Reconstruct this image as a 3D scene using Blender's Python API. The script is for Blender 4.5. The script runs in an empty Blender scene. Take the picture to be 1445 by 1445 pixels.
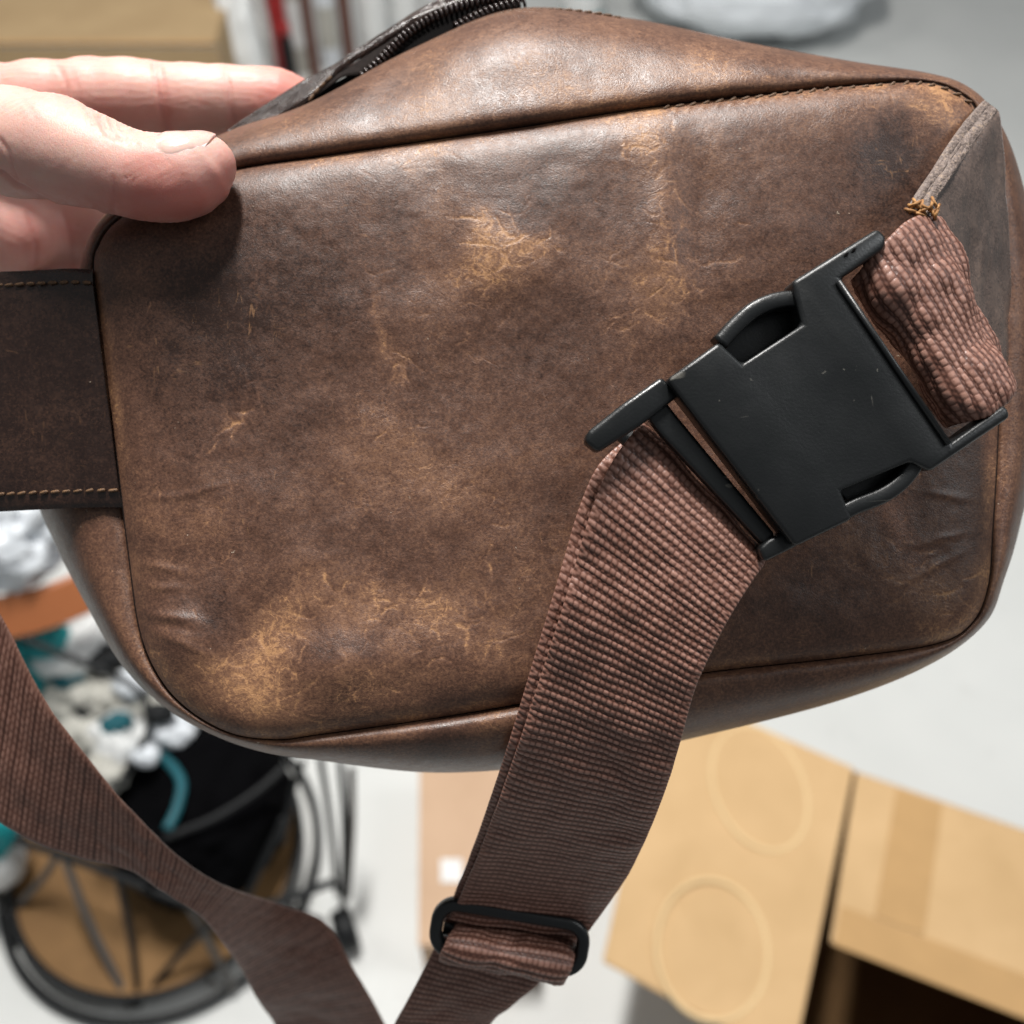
import bpy, bmesh, math, random
import numpy as np
from mathutils import Matrix, Vector

random.seed(7)
SC = bpy.context.scene
COL = SC.collection
R = math.radians

# ------------------------------------------------------------------ camera, light, exposure
CAM_H = 1.40
TILT = R(40.0)                      # 0 = straight down, 90 = level
D0 = 0.24                           # distance from lens to the bag
cam_d = bpy.data.cameras.new('camera')
cam = bpy.data.objects.new('camera', cam_d)
COL.objects.link(cam)
cam.location = (0, 0, CAM_H)
cam.rotation_euler = (TILT, 0, 0)
cam_d.sensor_width = 36.0
cam_d.lens = 36.0
cam_d.clip_start = 0.01
cam_d.clip_end = 100
cam_d.dof.use_dof = True
cam_d.dof.focus_distance = 0.228
cam_d.dof.aperture_fstop = 10.5
SC.camera = cam

SC.world = bpy.data.worlds.new('World')
SC.world.use_nodes = True
bgn = SC.world.node_tree.nodes['Background']
bgn.inputs[0].default_value = (0.93, 0.97, 1.0, 1)
bgn.inputs[1].default_value = 0.17


def key_or_fill_lamp(loc, sx, sy, power, colour, target=None):
    l = bpy.data.lights.new('key_or_fill_lamp', 'AREA')
    l.shape = 'RECTANGLE'; l.size = sx; l.size_y = sy
    l.energy = power; l.color = colour
    o = bpy.data.objects.new('key_or_fill_lamp', l)
    COL.objects.link(o); o.location = loc
    if target is not None:
        o.rotation_euler = (Vector(target) - Vector(loc)).to_track_quat('-Z', 'Y').to_euler()
    return o


key_or_fill_lamp((-0.14, 0.92, 2.75), 0.14, 0.60, 68, (1.0, 0.975, 0.94))
key_or_fill_lamp((1.8, 0.2, 2.75), 1.2, 0.6, 20, (0.95, 0.98, 1.0))  # added fill from the right, no such lamp seen
key_or_fill_lamp((-1.5, 2.0, 2.75), 1.2, 0.5, 14, (1.0, 0.98, 0.94))  # weaker added fill from the far left, source unseen
SC.view_settings.view_transform = 'Standard'
SC.view_settings.look = 'None'
SC.view_settings.exposure = 0.12
SC.view_settings.gamma = 1.0
SC.view_settings.use_curve_mapping = False
SC.render.engine = 'CYCLES'
SC.cycles.use_denoising = True
SC.cycles.max_bounces = 8
SC.cycles.use_adaptive_sampling = True
SC.cycles.adaptive_threshold = 0.025

CAMM = Matrix.Translation(cam.location) @ cam.rotation_euler.to_matrix().to_4x4()
BAGM = CAMM @ Matrix.Translation((0, 0, -D0))

# ------------------------------------------------------------------ helpers


def V(px, py, d):
    """point in the bag's own frame (x right, y up, z towards the viewer), from picture measurements"""
    return np.array([(px - 722.5) / 1445 * d, (722.5 - py) / 1445 * d, D0 - d])


def Va(a):
    a = np.asarray(a, float)
    px, py, d = a[..., 0], a[..., 1], a[..., 2]
    return np.stack([(px - 722.5) / 1445 * d, (722.5 - py) / 1445 * d, D0 - d], -1)


def toPX(P):
    d = D0 - P[..., 2]
    return P[..., 0] / d * 1445 + 722.5, 722.5 - P[..., 1] / d * 1445


def floor_at(px, py, z):
    """world point at height z seen at that place in the picture"""
    p = CAMM @ Vector(((px - 722.5) / 1445, (722.5 - py) / 1445, -1.0))
    o = cam.location
    t = (z - o.z) / (p.z - o.z)
    return o + (p - o) * t


def _hash(ix, iy, iz, seed):
    h = (ix.astype(np.int64) * 374761393 + iy.astype(np.int64) * 668265263 + iz.astype(np.int64) * 1442695041 + seed * 974711) & 0xffffffff
    h = ((h ^ (h >> 13)) * 1274126177) & 0xffffffff
    h = ((h ^ (h >> 16)) * 2246822519) & 0xffffffff
    return ((h ^ (h >> 15)) & 0xffff) / 65535.0


def vnoise(P, scale, seed=0):
    Q = np.asarray(P) * scale
    I = np.floor(Q).astype(np.int64)
    F = Q - I
    F = F * F * F * (F * (F * 6 - 15) + 10)
    r = 0
    for dx in (0, 1):
        wx = F[..., 0] if dx else 1 - F[..., 0]
        for dy in (0, 1):
            wy = F[..., 1] if dy else 1 - F[..., 1]
            for dz in (0, 1):
                wz = F[..., 2] if dz else 1 - F[..., 2]
                r = r + wx * wy * wz * _hash(I[..., 0] + dx, I[..., 1] + dy, I[..., 2] + dz, seed)
    return r * 2 - 1


def fbm(P, scale, octv=4, seed=0):
    r = 0; a = 1.0; t = 0
    for o in range(octv):
        r = r + a * vnoise(P, scale * 2.03 ** o, seed + o * 17)
        t += a; a *= 0.5
    return r / t


def catmull(K, n, closed=False):
    """resample rows of K (any columns) with a Catmull-Rom spline, n samples, uniform by length of the first two columns"""
    K = np.asarray(K, float)
    m = len(K)
    S = 24
    out = []
    segs = m if closed else m - 1
    for i in range(segs):
        if closed:
            p0, p1, p2, p3 = K[(i - 1) % m], K[i], K[(i + 1) % m], K[(i + 2) % m]
        else:
            p1, p2 = K[i], K[i + 1]
            p0 = K[i - 1] if i > 0 else 2 * p1 - p2
            p3 = K[i + 2] if i + 2 < m else 2 * p2 - p1
        t = np.linspace(0, 1, S, endpoint=False)[:, None]
        out.append(0.5 * (2 * p1 + (p2 - p0) * t + (2 * p0 - 5 * p1 + 4 * p2 - p3) * t * t + (3 * p1 - p0 - 3 * p2 + p3) * t ** 3))
    out = np.concatenate(out)
    out = np.vstack([out, K[0] if closed else K[-1]])
    L = np.concatenate([[0], np.cumsum(np.linalg.norm(np.diff(out[:, :2], axis=0), axis=1) + 1e-9)])
    s = np.linspace(0, L[-1], n, endpoint=not closed)
    return np.stack([np.interp(s, L, out[:, c]) for c in range(K.shape[1])], 1)


def new_obj(name, verts, faces, mat, parent=None, smooth=True):
    me = bpy.data.meshes.new(name)
    verts = np.asarray(verts, np.float32).reshape(-1, 3)
    if isinstance(faces, np.ndarray):
        sizes = np.full(len(faces), faces.shape[1], np.int32); loops = faces.ravel().astype(np.int32)
    else:
        sizes = np.array([len(q) for q in faces], np.int32); loops = np.fromiter((k for q in faces for k in q), np.int32)
    me.vertices.add(len(verts)); me.vertices.foreach_set('co', verts.ravel())
    me.loops.add(len(loops)); me.loops.foreach_set('vertex_index', loops)
    me.polygons.add(len(sizes)); me.polygons.foreach_set('loop_start', np.concatenate([[0], np.cumsum(sizes)[:-1]]).astype(np.int32))
    me.update(calc_edges=True); me.validate()
    me.polygons.foreach_set('use_smooth', np.full(len(me.polygons), smooth, bool))
    me.materials.append(mat)
    me.update()
    o = bpy.data.objects.new(name, me)
    COL.objects.link(o)
    if parent is not None:
        o.parent = parent
    return o


def grid_faces(n, m, cu=False, cv=False, base=0, flip=False):
    iu = np.arange(n if cu else n - 1); iv = np.arange(m if cv else m - 1)
    a, b = np.meshgrid(iu, iv, indexing='ij')
    a2 = (a + 1) % n; b2 = (b + 1) % m
    q = np.stack([a * m + b, a2 * m + b, a2 * m + b2, a * m + b2], -1).reshape(-1, 4) + base
    return q[:, ::-1] if flip else q


def normals_grid(P):
    du = np.gradient(P, axis=0); dv = np.gradient(P, axis=1)
    n = np.cross(du, dv)
    return n / (np.linalg.norm(n, axis=-1, keepdims=True) + 1e-12)


def set_attr(o, name, vals):
    at = o.data.attributes.new(name, 'FLOAT', 'POINT')
    at.data.foreach_set('value', np.asarray(vals, np.float32).ravel())


def bm_obj(name, bm, mat, parent=None, smooth=False, recalc=True):
    if recalc:
        bmesh.ops.recalc_face_normals(bm, faces=bm.faces)
    me = bpy.data.meshes.new(name)
    bm.to_mesh(me); bm.free()
    if smooth:
        me.polygons.foreach_set('use_smooth', [True] * len(me.polygons))
    me.materials.append(mat)
    o = bpy.data.objects.new(name, me); COL.objects.link(o)
    if parent is not None:
        o.parent = parent
    return o


def auto_smooth(o, deg=40):
    me = o.data
    me.polygons.foreach_set('use_smooth', [True] * len(me.polygons))
    bm = bmesh.new(); bm.from_mesh(me)
    for e in bm.edges:
        if len(e.link_faces) == 2 and e.calc_face_angle(0) > R(deg):
            e.smooth = False
    bm.to_mesh(me); bm.free()


def thing(name, label, cat, mat4=None, group=None):
    o = bpy.data.objects.new(name, None); COL.objects.link(o)
    o.empty_display_size = 0.02
    if mat4 is not None:
        o.matrix_world = mat4
    tag(o, label, cat, group)
    return o


def tag(o, label, cat, group=None):
    o['label'] = label; o['category'] = cat
    if group:
        o['group'] = group
    return o


def tube(pts, rad, seg=10, closed=False, caps=True):
    """verts, faces of a round tube along pts; rad scalar or per point"""
    P = np.asarray(pts, float); n = len(P)
    r = np.broadcast_to(np.asarray(rad, float), (n,))
    if closed:
        T = np.roll(P, -1, 0) - np.roll(P, 1, 0)
    else:
        T = np.gradient(P, axis=0)
    T /= np.linalg.norm(T, axis=1, keepdims=True) + 1e-12
    a = np.array([0, 0, 1.0]) if abs(T[0, 2]) < .9 else np.array([1.0, 0, 0])
    N = np.cross(T[0], a); N /= np.linalg.norm(N)
    out = []
    for i in range(n):
        N = N - T[i] * np.dot(N, T[i]); N /= np.linalg.norm(N)
        B = np.cross(T[i], N)
        th = np.linspace(0, 2 * math.pi, seg, endpoint=False)
        out.append(P[i] + r[i] * (np.cos(th)[:, None] * N + np.sin(th)[:, None] * B))
    F = grid_faces(n, seg, closed, True).tolist()
    if caps and not closed:
        F.append(list(range(seg))[::-1] if False else list(range(seg)))
        F.append([(n - 1) * seg + k for k in range(seg)][::-1])
    return np.concatenate(out), F


# ------------------------------------------------------------------ materials


class NT:
    def __init__(self, name):
        m = bpy.data.materials.new(name); m.use_nodes = True
        self.m = m; self.t = m.node_tree; self.n = self.t.nodes; self.l = self.t.links
        self.b = self.n['Principled BSDF']
        self.co = self.n.new('ShaderNodeTexCoord').outputs['Object']

    def link(self, a, b): self.l.new(a, b)

    def noise(self, scale, detail=4, rough=.55, dist=0.0, co=None, stretch=None, rot=None):
        co = co or self.co
        if stretch:
            mp = self.n.new('ShaderNodeMapping'); mp.inputs['Scale'].default_value = stretch
            if rot: mp.inputs['Rotation'].default_value = rot
            self.link(co, mp.inputs['Vector']); co = mp.outputs[0]
        x = self.n.new('ShaderNodeTexNoise')
        x.inputs['Scale'].default_value = scale; x.inputs['Detail'].default_value = detail
        x.inputs['Roughness'].default_value = rough; x.inputs['Distortion'].default_value = dist
        self.link(co, x.inputs['Vector'])
        return x.outputs['Fac']

    def voro(self, scale, feature='DISTANCE_TO_EDGE', co=None):
        x = self.n.new('ShaderNodeTexVoronoi'); x.feature = feature
        x.inputs['Scale'].default_value = scale
        self.link(co or self.co, x.inputs['Vector'])
        return x.outputs['Distance']

    def warp(self, scale, amt):
        x = self.n.new('ShaderNodeTexNoise'); x.inputs['Scale'].default_value = scale; x.inputs['Detail'].default_value = 3
        self.link(self.co, x.inputs['Vector'])
        s = self.n.new('ShaderNodeVectorMath'); s.operation = 'SCALE'; s.inputs['Scale'].default_value = amt
        self.link(x.outputs['Color'], s.inputs[0])
        a = self.n.new('ShaderNodeVectorMath'); self.link(self.co, a.inputs[0]); self.link(s.outputs[0], a.inputs[1])
        return a.outputs[0]

    def math(self, op, a, b=0.0, c=None, clamp=False):
        x = self.n.new('ShaderNodeMath'); x.operation = op; x.use_clamp = clamp
        for i, v in enumerate([a, b] + ([c] if c is not None else [])):
            if isinstance(v, (int, float)): x.inputs[i].default_value = v
            else: self.link(v, x.inputs[i])
        return x.outputs[0]

    def mapr(self, a, f0, f1, t0, t1):
        x = self.n.new('ShaderNodeMapRange')
        for i, v in enumerate((f0, f1, t0, t1)): x.inputs[i + 1].default_value = v
        self.link(a, x.inputs[0]); return x.outputs[0]

    def ramp(self, a, stops):
        x = self.n.new('ShaderNodeValToRGB'); e = x.color_ramp.elements
        while len(e) < len(stops): e.new(0.5)
        for i, (p, c) in enumerate(stops):
            e[i].position = p; e[i].color = (*c, 1)
        self.link(a, x.inputs[0]); return x.outputs[0]

    def mix(self, f, a, b, mode='MIX'):
        x = self.n.new('ShaderNodeMix'); x.data_type = 'RGBA'; x.blend_type = mode
        for i, v in ((0, f), (6, a), (7, b)):
            if isinstance(v, (int, float)): x.inputs[i].default_value = v
            elif isinstance(v, tuple): x.inputs[i].default_value = (*v, 1)
            else: self.link(v, x.inputs[i])
        return x.outputs[2]

    def attr(self, name):
        x = self.n.new('ShaderNodeAttribute'); x.attribute_name = name
        return x.outputs['Fac']

    def bump(self, h, strength, dist, prev=None):
        x = self.n.new('ShaderNodeBump'); x.inputs['Strength'].default_value = strength; x.inputs['Distance'].default_value = dist
        self.link(h, x.inputs['Height'])
        if prev is not None: self.link(prev, x.inputs['Normal'])
        return x.outputs[0]

    def set(self, **k):
        for key, v in k.items():
            inp = self.b.inputs[{'col': 'Base Color', 'rough': 'Roughness', 'spec': 'Specular IOR Level', 'nor': 'Normal', 'metal': 'Metallic',
                                 'trans': 'Transmission Weight', 'sss': 'Subsurface Weight', 'sheen': 'Sheen Weight', 'coat': 'Coat Weight', 'alpha': 'Alpha', 'ior': 'IOR'}[key]]
            if isinstance(v, (int, float)): inp.default_value = v
            elif isinstance(v, tuple): inp.default_value = (*v, 1)
            else: self.link(v, inp)
        return self.m


def leather(name, dark, mid, light, tan, spec=.44, rough0=.32, rough1=.52, gain=.62):
    t = NT(name)
    w = t.attr('wear')
    wp = t.warp(160, .004)
    n1 = t.noise(55, 5, .62, .6, co=wp)
    n2 = t.noise(420, 3, .65)
    n3 = t.noise(1500, 2, .6)
    v = t.math('MULTIPLY_ADD', t.math('SUBTRACT', n1, .5), .85 * gain, t.math('MULTIPLY_ADD', w, .30, .385))
    v = t.math('MULTIPLY_ADD', t.math('SUBTRACT', n2, .5), .34, v)
    v = t.math('MULTIPLY_ADD', t.math('SUBTRACT', n3, .5), .80, v)
    # web of pale pull lines, strongest where the hide is worn
    r1 = t.noise(150, 3, .55, 1.6)
    r2 = t.noise(260, 3, .55, 1.2, stretch=(.7, 1.25, 1), rot=(0, 0, 1.0))
    line = t.math('MAXIMUM', t.mapr(t.math('ABSOLUTE', t.math('SUBTRACT', r1, .5)), 0.0, .022, 1, 0), t.mapr(t.math('ABSOLUTE', t.math('SUBTRACT', r2, .5)), 0.0, .028, .8, 0))
    gate = t.mapr(t.math('ADD', t.noise(70, 4, .6), t.math('MULTIPLY', w, .30)), .50, .72, 0, 1)
    line = t.math('MULTIPLY', line, gate, clamp=True)
    v = t.math('MULTIPLY_ADD', line, .26, v)
    col = t.ramp(v, [(0.08, dark), (.40, mid), (.68, light), (.98, tan)])
    # short raised fibres and dust
    f1 = t.noise(900, 2, .5, 1.2, stretch=(1, .22, 1), rot=(0, 0, .6))
    f2 = t.noise(900, 2, .5, 1.2, stretch=(.22, 1, 1), rot=(0, 0, .35))
    fib = t.math('MAXIMUM', t.mapr(f1, .66, .78, 0, 1), t.mapr(f2, .67, .79, 0, 1))
    fib = t.math('MULTIPLY', fib, t.mapr(t.noise(38, 3, .6), .48, .66, 0, .5))
    col = t.mix(fib, col, tan)
    speck = t.mapr(t.voro(260, 'F1', co=t.warp(500, .004)), .035, .06, 1, 0)
    speck = t.math('MULTIPLY', speck, t.mapr(t.noise(90, 2), .55, .6, 0, 1))
    col = t.mix(t.math('MULTIPLY', speck, .75), col, (.42, .34, .26))
    rgh = t.mapr(t.math('ADD', n2, t.math('MULTIPLY', n1, .6)), .5, 1.1, rough0, rough1)
    grain = t.math('MULTIPLY_ADD', line, -.35, t.noise(2600, 2, .65))
    b3 = t.bump(grain, .26, .0004)
    t.b.inputs['Sheen Roughness'].default_value = .5
    t.b.inputs['Sheen Tint'].default_value = (.9, .75, .65, 1)
    return t.set(col=col, rough=rgh, spec=spec, nor=b3)


M = {}
M['leather'] = leather('worn_brown_leather', (.029, .0140, .0098), (.094, .0450, .0285), (.180, .090, .051), (.36, .190, .090))
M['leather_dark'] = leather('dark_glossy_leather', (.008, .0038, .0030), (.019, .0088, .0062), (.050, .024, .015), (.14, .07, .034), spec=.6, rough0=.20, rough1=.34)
M['leather_tab'] = leather('sheen_grey_tab_leather', (.035, .026, .023), (.095, .068, .057), (.18, .125, .098), (.30, .20, .13), spec=.7, rough0=.22, rough1=.34)  # pale grey of the sheen put into the base colours

t = NT('leather_cut_edge')
n = t.noise(900, 5, .6)
M['edge'] = t.set(col=t.ramp(n, [(.3, (.08, .055, .045)), (.55, (.19, .145, .125)), (.75, (.34, .24, .16))]), rough=.6, nor=t.bump(t.noise(420, 4, .65), .9, .0016))

t = NT('cavity_black')
M['cavity_black'] = t.set(col=(.004, .0035, .0035), rough=.9, spec=.03)

t = NT('thread')
M['thread'] = t.set(col=t.ramp(t.noise(500, 2), [(.35, (.06, .030, .015)), (.7, (.24, .125, .05))]), rough=.7)

t = NT('frayed_thread')
M['fray'] = t.set(col=t.ramp(t.noise(700, 2), [(.35, (.22, .095, .03)), (.7, (.50, .26, .09))]), rough=.75)

t = NT('webbing')
h = t.attr('weave')
n = t.noise(1500, 3, .6)
c = t.ramp(t.math('MULTIPLY_ADD', t.math('SUBTRACT', n, .5), .35, h), [(.0, (.048, .0175, .0120)), (.45, (.132, .055, .037)), (.95, (.310, .165, .125))])
tw = t.noise(2600, 2, .5, 0, stretch=(1, .35, 1), rot=(0, 0, .8))
M['webbing'] = t.set(col=c, rough=t.mapr(n, .3, .7, .36, .50), spec=.45, nor=t.bump(tw, .25, .0003))

t = NT('black_plastic')
n = t.noise(1600, 3, .6); n2 = t.noise(60, 4, .6)
sc1 = t.mapr(t.noise(260, 2, .5, 1.5, stretch=(1, .16, 1), rot=(0, 0, .9)), .74, .78, 0, 1)
sc2 = t.mapr(t.noise(260, 2, .5, 1.5, stretch=(.16, 1, 1), rot=(0, 0, .3)), .74, .78, 0, 1)
sp = t.mapr(t.voro(210, 'F1', co=t.warp(400, .004)), .03, .06, 1, 0)
wear = t.math('MAXIMUM', t.math('MAXIMUM', sc1, sc2), t.math('MULTIPLY', sp, t.mapr(t.noise(80, 2), .52, .58, 0, 1)), clamp=True)
M['plastic'] = t.set(col=t.mix(t.math('MULTIPLY', wear, .5), (.0065, .0075, .008), (.16, .15, .13)), rough=t.mapr(n2, .3, .7, .30, .44),
                     spec=.5, nor=t.bump(n, .18, .0003))

t = NT('zipper_plastic')
M['zip'] = t.set(col=(.022, .012, .010), rough=.22, spec=.6)
t = NT('zipper_tape')
M['tape'] = t.set(col=t.ramp(t.noise(1200, 2), [(.3, (.008, .006, .0055)), (.7, (.018, .0125, .011))]), rough=.8, spec=.1)

# ------------------------------------------------------------------ the setting
t = NT('pale_concrete')
n = t.noise(2.2, 6, .6, .4); n2 = t.noise(45, 5, .65)
M['floor'] = t.set(col=t.mix(t.math('MULTIPLY', n2, .35), t.ramp(n, [(.3, (.60, .615, .60)), (.7, (.69, .70, .68))]), (.64, .64, .62)),
                   rough=t.mapr(n, .3, .7, .35, .6), spec=.4, nor=t.bump(n2, .1, .002))
scf = t.mapr(t.noise(7, 5, .7, 2.0), .60, .72, 0, .35)
t.set(col=t.mix(scf, t.b.inputs['Base Color'].links[0].from_socket, (.42, .42, .40)))
fl = new_obj('floor', [(-6, -3, 0), (6, -3, 0), (6, 9, 0), (-6, 9, 0)], [(0, 1, 2, 3)], M['floor'])
fl['kind'] = 'structure'

# ------------------------------------------------------------------ the bag
bag = thing('waist_bag', 'brown worn leather waist bag with black side-release buckle, held up by the hand', 'bag', BAGM)

#        seam x,y      outer x,y     roll  gusset depth   outer depth
KEY = [(133, 385, 108, 398, 0.2, 3.0, .276), (142, 342, 121, 345, 0.4, 2.5, .270), (166, 312, 150, 300, 0.6, 1.0, .266), (222, 277, 215, 238, 1.2, 0, .268),
       (330, 241, 325, 184, 2.2, 0, .270), (450, 222, 432, 147, 3.0, 0, .270), (600, 200, 585, 67, 3.6, 0, .272), (750, 178, 730, 12, 3.8, 0, .276),
       (900, 155, 890, 26, 3.6, 0, .278), (1050, 137, 1050, 59, 3.0, 0, .274), (1200, 122, 1200, 86, 2.0, 0, .268), (1300, 117, 1310, 103, 1.2, 0, .262),
       (1348, 130, 1364, 121, .8, 0, .260), (1378, 158, 1402, 158, .6, 0, .262), (1398, 230, 1438, 240, .6, .5, .268), (1410, 400, 1470, 400, .6, 1, .274),
       (1408, 600, 1468, 600, .8, 1, .274), (1400, 750, 1440, 740, .8, .5, .268), (1393, 830, 1418, 815, .8, 0, .264), (1370, 880, 1390, 880, .8, 0, .262),
       (1320, 908, 1312, 938, 1.4, 0, .264), (1200, 926, 1180, 990, 2.4, 0, .270), (1000, 948, 985, 1040, 3.0, 0, .276), (850, 972, 850, 1068, 3.2, 0, .278),
       (740, 992, 740, 1084, 3.4, 0, .278), (600, 1015, 600, 1090, 3.4, 0, .276), (450, 1036, 450, 1073, 2.4, 0, .270), (390, 1043, 370, 1061, 1.6, 0, .265),
       (325, 1034, 298, 1036, .8, 0, .264), (265, 1000, 233, 998, .8, .3, .266), (225, 955, 173, 940, .6, .8, .272), (198, 890, 125, 860, .5, 1.5, .278),
       (182, 780, 80, 772, .3, 2.5, .282), (165, 640, 50, 690, .2, 3.5, .284), (150, 520, 58, 560, .2, 3.5, .282)]
NT_ = 1300
KR = catmull(KEY, NT_, closed=True)
SEAM, OUT, ROLL, GD, OD = KR[:, :2], KR[:, 2:4], KR[:, 4] * .001, KR[:, 5] * .001, KR[:, 6]
DS = .2468


def lean(y):
    """the lower part of the bag swings towards us"""
    return .0080 * np.clip((np.asarray(y) - 480) / 500, 0, 1.2) ** 1.8


DSV = DS - lean(SEAM[:, 1])
OD = OD - lean(SEAM[:, 1]) * .8

# worn (tan, +) and darker (-) places, lower right eased to paint in its sheen: x, y, rx, ry, turn, amount
BLOBS = [(912, 205, 22, 44, .25, .7), (932, 300, 18, 62, -.2, .55), (950, 385, 40, 40, .5, .75), (905, 440, 26, 40, .5, .4), (720, 350, 58, 44, .2, 1.0), (690, 400, 40, 60, .3, .45),
         (560, 495, 16, 46, -.3, .75), (540, 440, 12, 40, -.4, .4), (395, 900, 34, 62, .5, 1.0), (380, 955, 70, 26, .2, .55), (500, 850, 80, 34, -.2, .6), (600, 880, 60, 40, .2, .75), (690, 880, 30, 70, .1, .5), (640, 700, 110, 60, .3, .30),
         (1312, 838, 60, 38, .4, .8), (1220, 760, 50, 26, .4, .4), (600, 212, 90, 22, -.1, .5), (612, 300, 16, 110, 0, .30), (330, 600, 12, 36, .5, .5), (255, 720, 60, 22, -.2, .45), (300, 330, 60, 36, 0, .25),
         (880, 178, 40, 22, .3, .7), (1320, 140, 70, 18, .1, .8), (1180, 160, 150, 22, 0, .30), (1000, 240, 16, 90, 0, .3), (560, 640, 90, 40, .4, .25), (330, 970, 90, 30, .4, .5), (520, 980, 150, 30, -.1, .4),
         (620, 110, 60, 60, .4, .45), (790, 120, 90, 40, 0, .5), (1040, 100, 120, 22, .1, .5), (470, 170, 90, 26, -.2, .35), (700, 1050, 30, 30, 0, .4), (850, 620, 60, 90, .3, .2),
         (1270, 215, 44, 62, .2, -1.0), (290, 450, 110, 150, 0, -.95), (455, 400, 90, 70, 0, -.45), (1190, 300, 130, 70, 0, -.3), (770, 270, 90, 36, 0, -.5), (450, 760, 90, 40, .2, -.2),
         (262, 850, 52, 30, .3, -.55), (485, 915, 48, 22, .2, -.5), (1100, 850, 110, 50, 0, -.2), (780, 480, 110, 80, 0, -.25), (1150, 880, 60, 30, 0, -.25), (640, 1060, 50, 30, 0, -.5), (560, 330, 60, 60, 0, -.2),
         (505, 150, 26, 16, 0, -.6), (1075, 85, 40, 14, 0, -.5), (860, 700, 70, 70, 0, -.3), (420, 560, 100, 70, 0, -.15)]


def wear_sheen_at(P):
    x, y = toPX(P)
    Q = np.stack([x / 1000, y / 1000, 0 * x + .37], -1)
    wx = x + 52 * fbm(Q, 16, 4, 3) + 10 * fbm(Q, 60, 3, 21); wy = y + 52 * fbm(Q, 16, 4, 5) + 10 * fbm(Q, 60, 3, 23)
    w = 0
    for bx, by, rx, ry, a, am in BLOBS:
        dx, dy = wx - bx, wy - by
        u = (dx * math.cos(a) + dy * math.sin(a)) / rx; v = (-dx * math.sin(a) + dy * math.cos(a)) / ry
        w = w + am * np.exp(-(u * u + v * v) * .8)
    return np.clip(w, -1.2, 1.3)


def crease_field(x, y):
    """thin pale pull lines that wander through the worn places"""
    rg = random.Random(12)
    out = np.zeros(x.shape)
    seeds = []
    for bx, by, rx, ry, a, am in BLOBS:
        if am > .38:
            for k in range(int(4 + (rx * ry) ** .5 / 5)):
                u, v = rg.gauss(0, .8), rg.gauss(0, .8)
                px_, py_ = bx + (u * rx * math.cos(a) - v * ry * math.sin(a)), by + (u * rx * math.sin(a) + v * ry * math.cos(a))
                ang = a + (0 if rx > ry * 1.2 else math.pi / 2 if ry > rx * 1.2 else rg.uniform(0, 3.1)) + rg.gauss(0, .45)
                seeds.append((px_, py_, ang, rg.uniform(18, 60), rg.uniform(1.3, 2.3), rg.uniform(.4, 1.0) * min(1, am + .2)))
    for k in range(110):
        seeds.append((rg.uniform(200, 1390), rg.uniform(180, 1000), rg.uniform(0, 3.1), rg.uniform(5, 42), rg.uniform(.9, 1.7), rg.uniform(.25, .9) ** 1.3))
    for dx_, dy_, l_ in ((346, 594, 34), (336, 606, 26), (322, 612, 44)):
        seeds.append((dx_, dy_, 2.1, l_, 2.2, 1.3))
    for px_, py_, ang, ln, wd, am in seeds:
        pts = [(px_ - math.cos(ang) * ln / 2, py_ - math.sin(ang) * ln / 2)]
        n_ = max(2, int(ln / 7)); aa_ = ang
        for k in range(n_):
            aa_ += rg.gauss(0, .38)
            pts.append((pts[-1][0] + 7 * math.cos(aa_), pts[-1][1] + 7 * math.sin(aa_)))
        xs = [p[0] for p in pts]; ys = [p[1] for p in pts]
        sel = (x > min(xs) - 8) & (x < max(xs) + 8) & (y > min(ys) - 8) & (y < max(ys) + 8)
        if not sel.any(): continue
        X, Y = x[sel], y[sel]; val = np.zeros(X.shape)
        for k, ((ax_, ay_), (bx_, by_)) in enumerate(zip(pts[:-1], pts[1:])):
            vx, vy = bx_ - ax_, by_ - ay_
            tq = np.clip(((X - ax_) * vx + (Y - ay_) * vy) / (vx * vx + vy * vy), 0, 1)
            fade_ = math.sin(math.pi * (k + .7) / (n_ + .4)) ** .5
            val = np.maximum(val, fade_ * np.exp(-(((X - ax_ - tq * vx) ** 2 + (Y - ay_ - tq * vy) ** 2) / wd ** 2)))
        out[sel] = np.maximum(out[sel], am * val)
    return out


# --- back panel: the broad face towards us
NR = 270
tt = 1 - (np.linspace(0, 1, NR) ** 1.25)          # 1 at seam .. 0 at centre
cx, cy = 770.0, 560.0
PXx = cx + (SEAM[:, 0][None] - cx) * tt[:, None]
PXy = cy + (SEAM[:, 1][None] - cy) * tt[:, None]
dist = (1 - tt)[:, None] * np.hypot(SEAM[:, 0] - cx, SEAM[:, 1] - cy)[None] / 6.0     # about mm from seam
hump = 3.6 * (1 - np.exp(-dist / 2.6)) + 3.2 * (1 - np.exp(-dist / 18.0))


def g2(x, y, bx, by, rx, ry, a=0.0):
    dx, dy = x - bx, y - by
    u = (dx * math.cos(a) + dy * math.sin(a)) / rx; v = (-dx * math.sin(a) + dy * math.cos(a)) / ry
    return np.exp(-(u * u + v * v))


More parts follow.
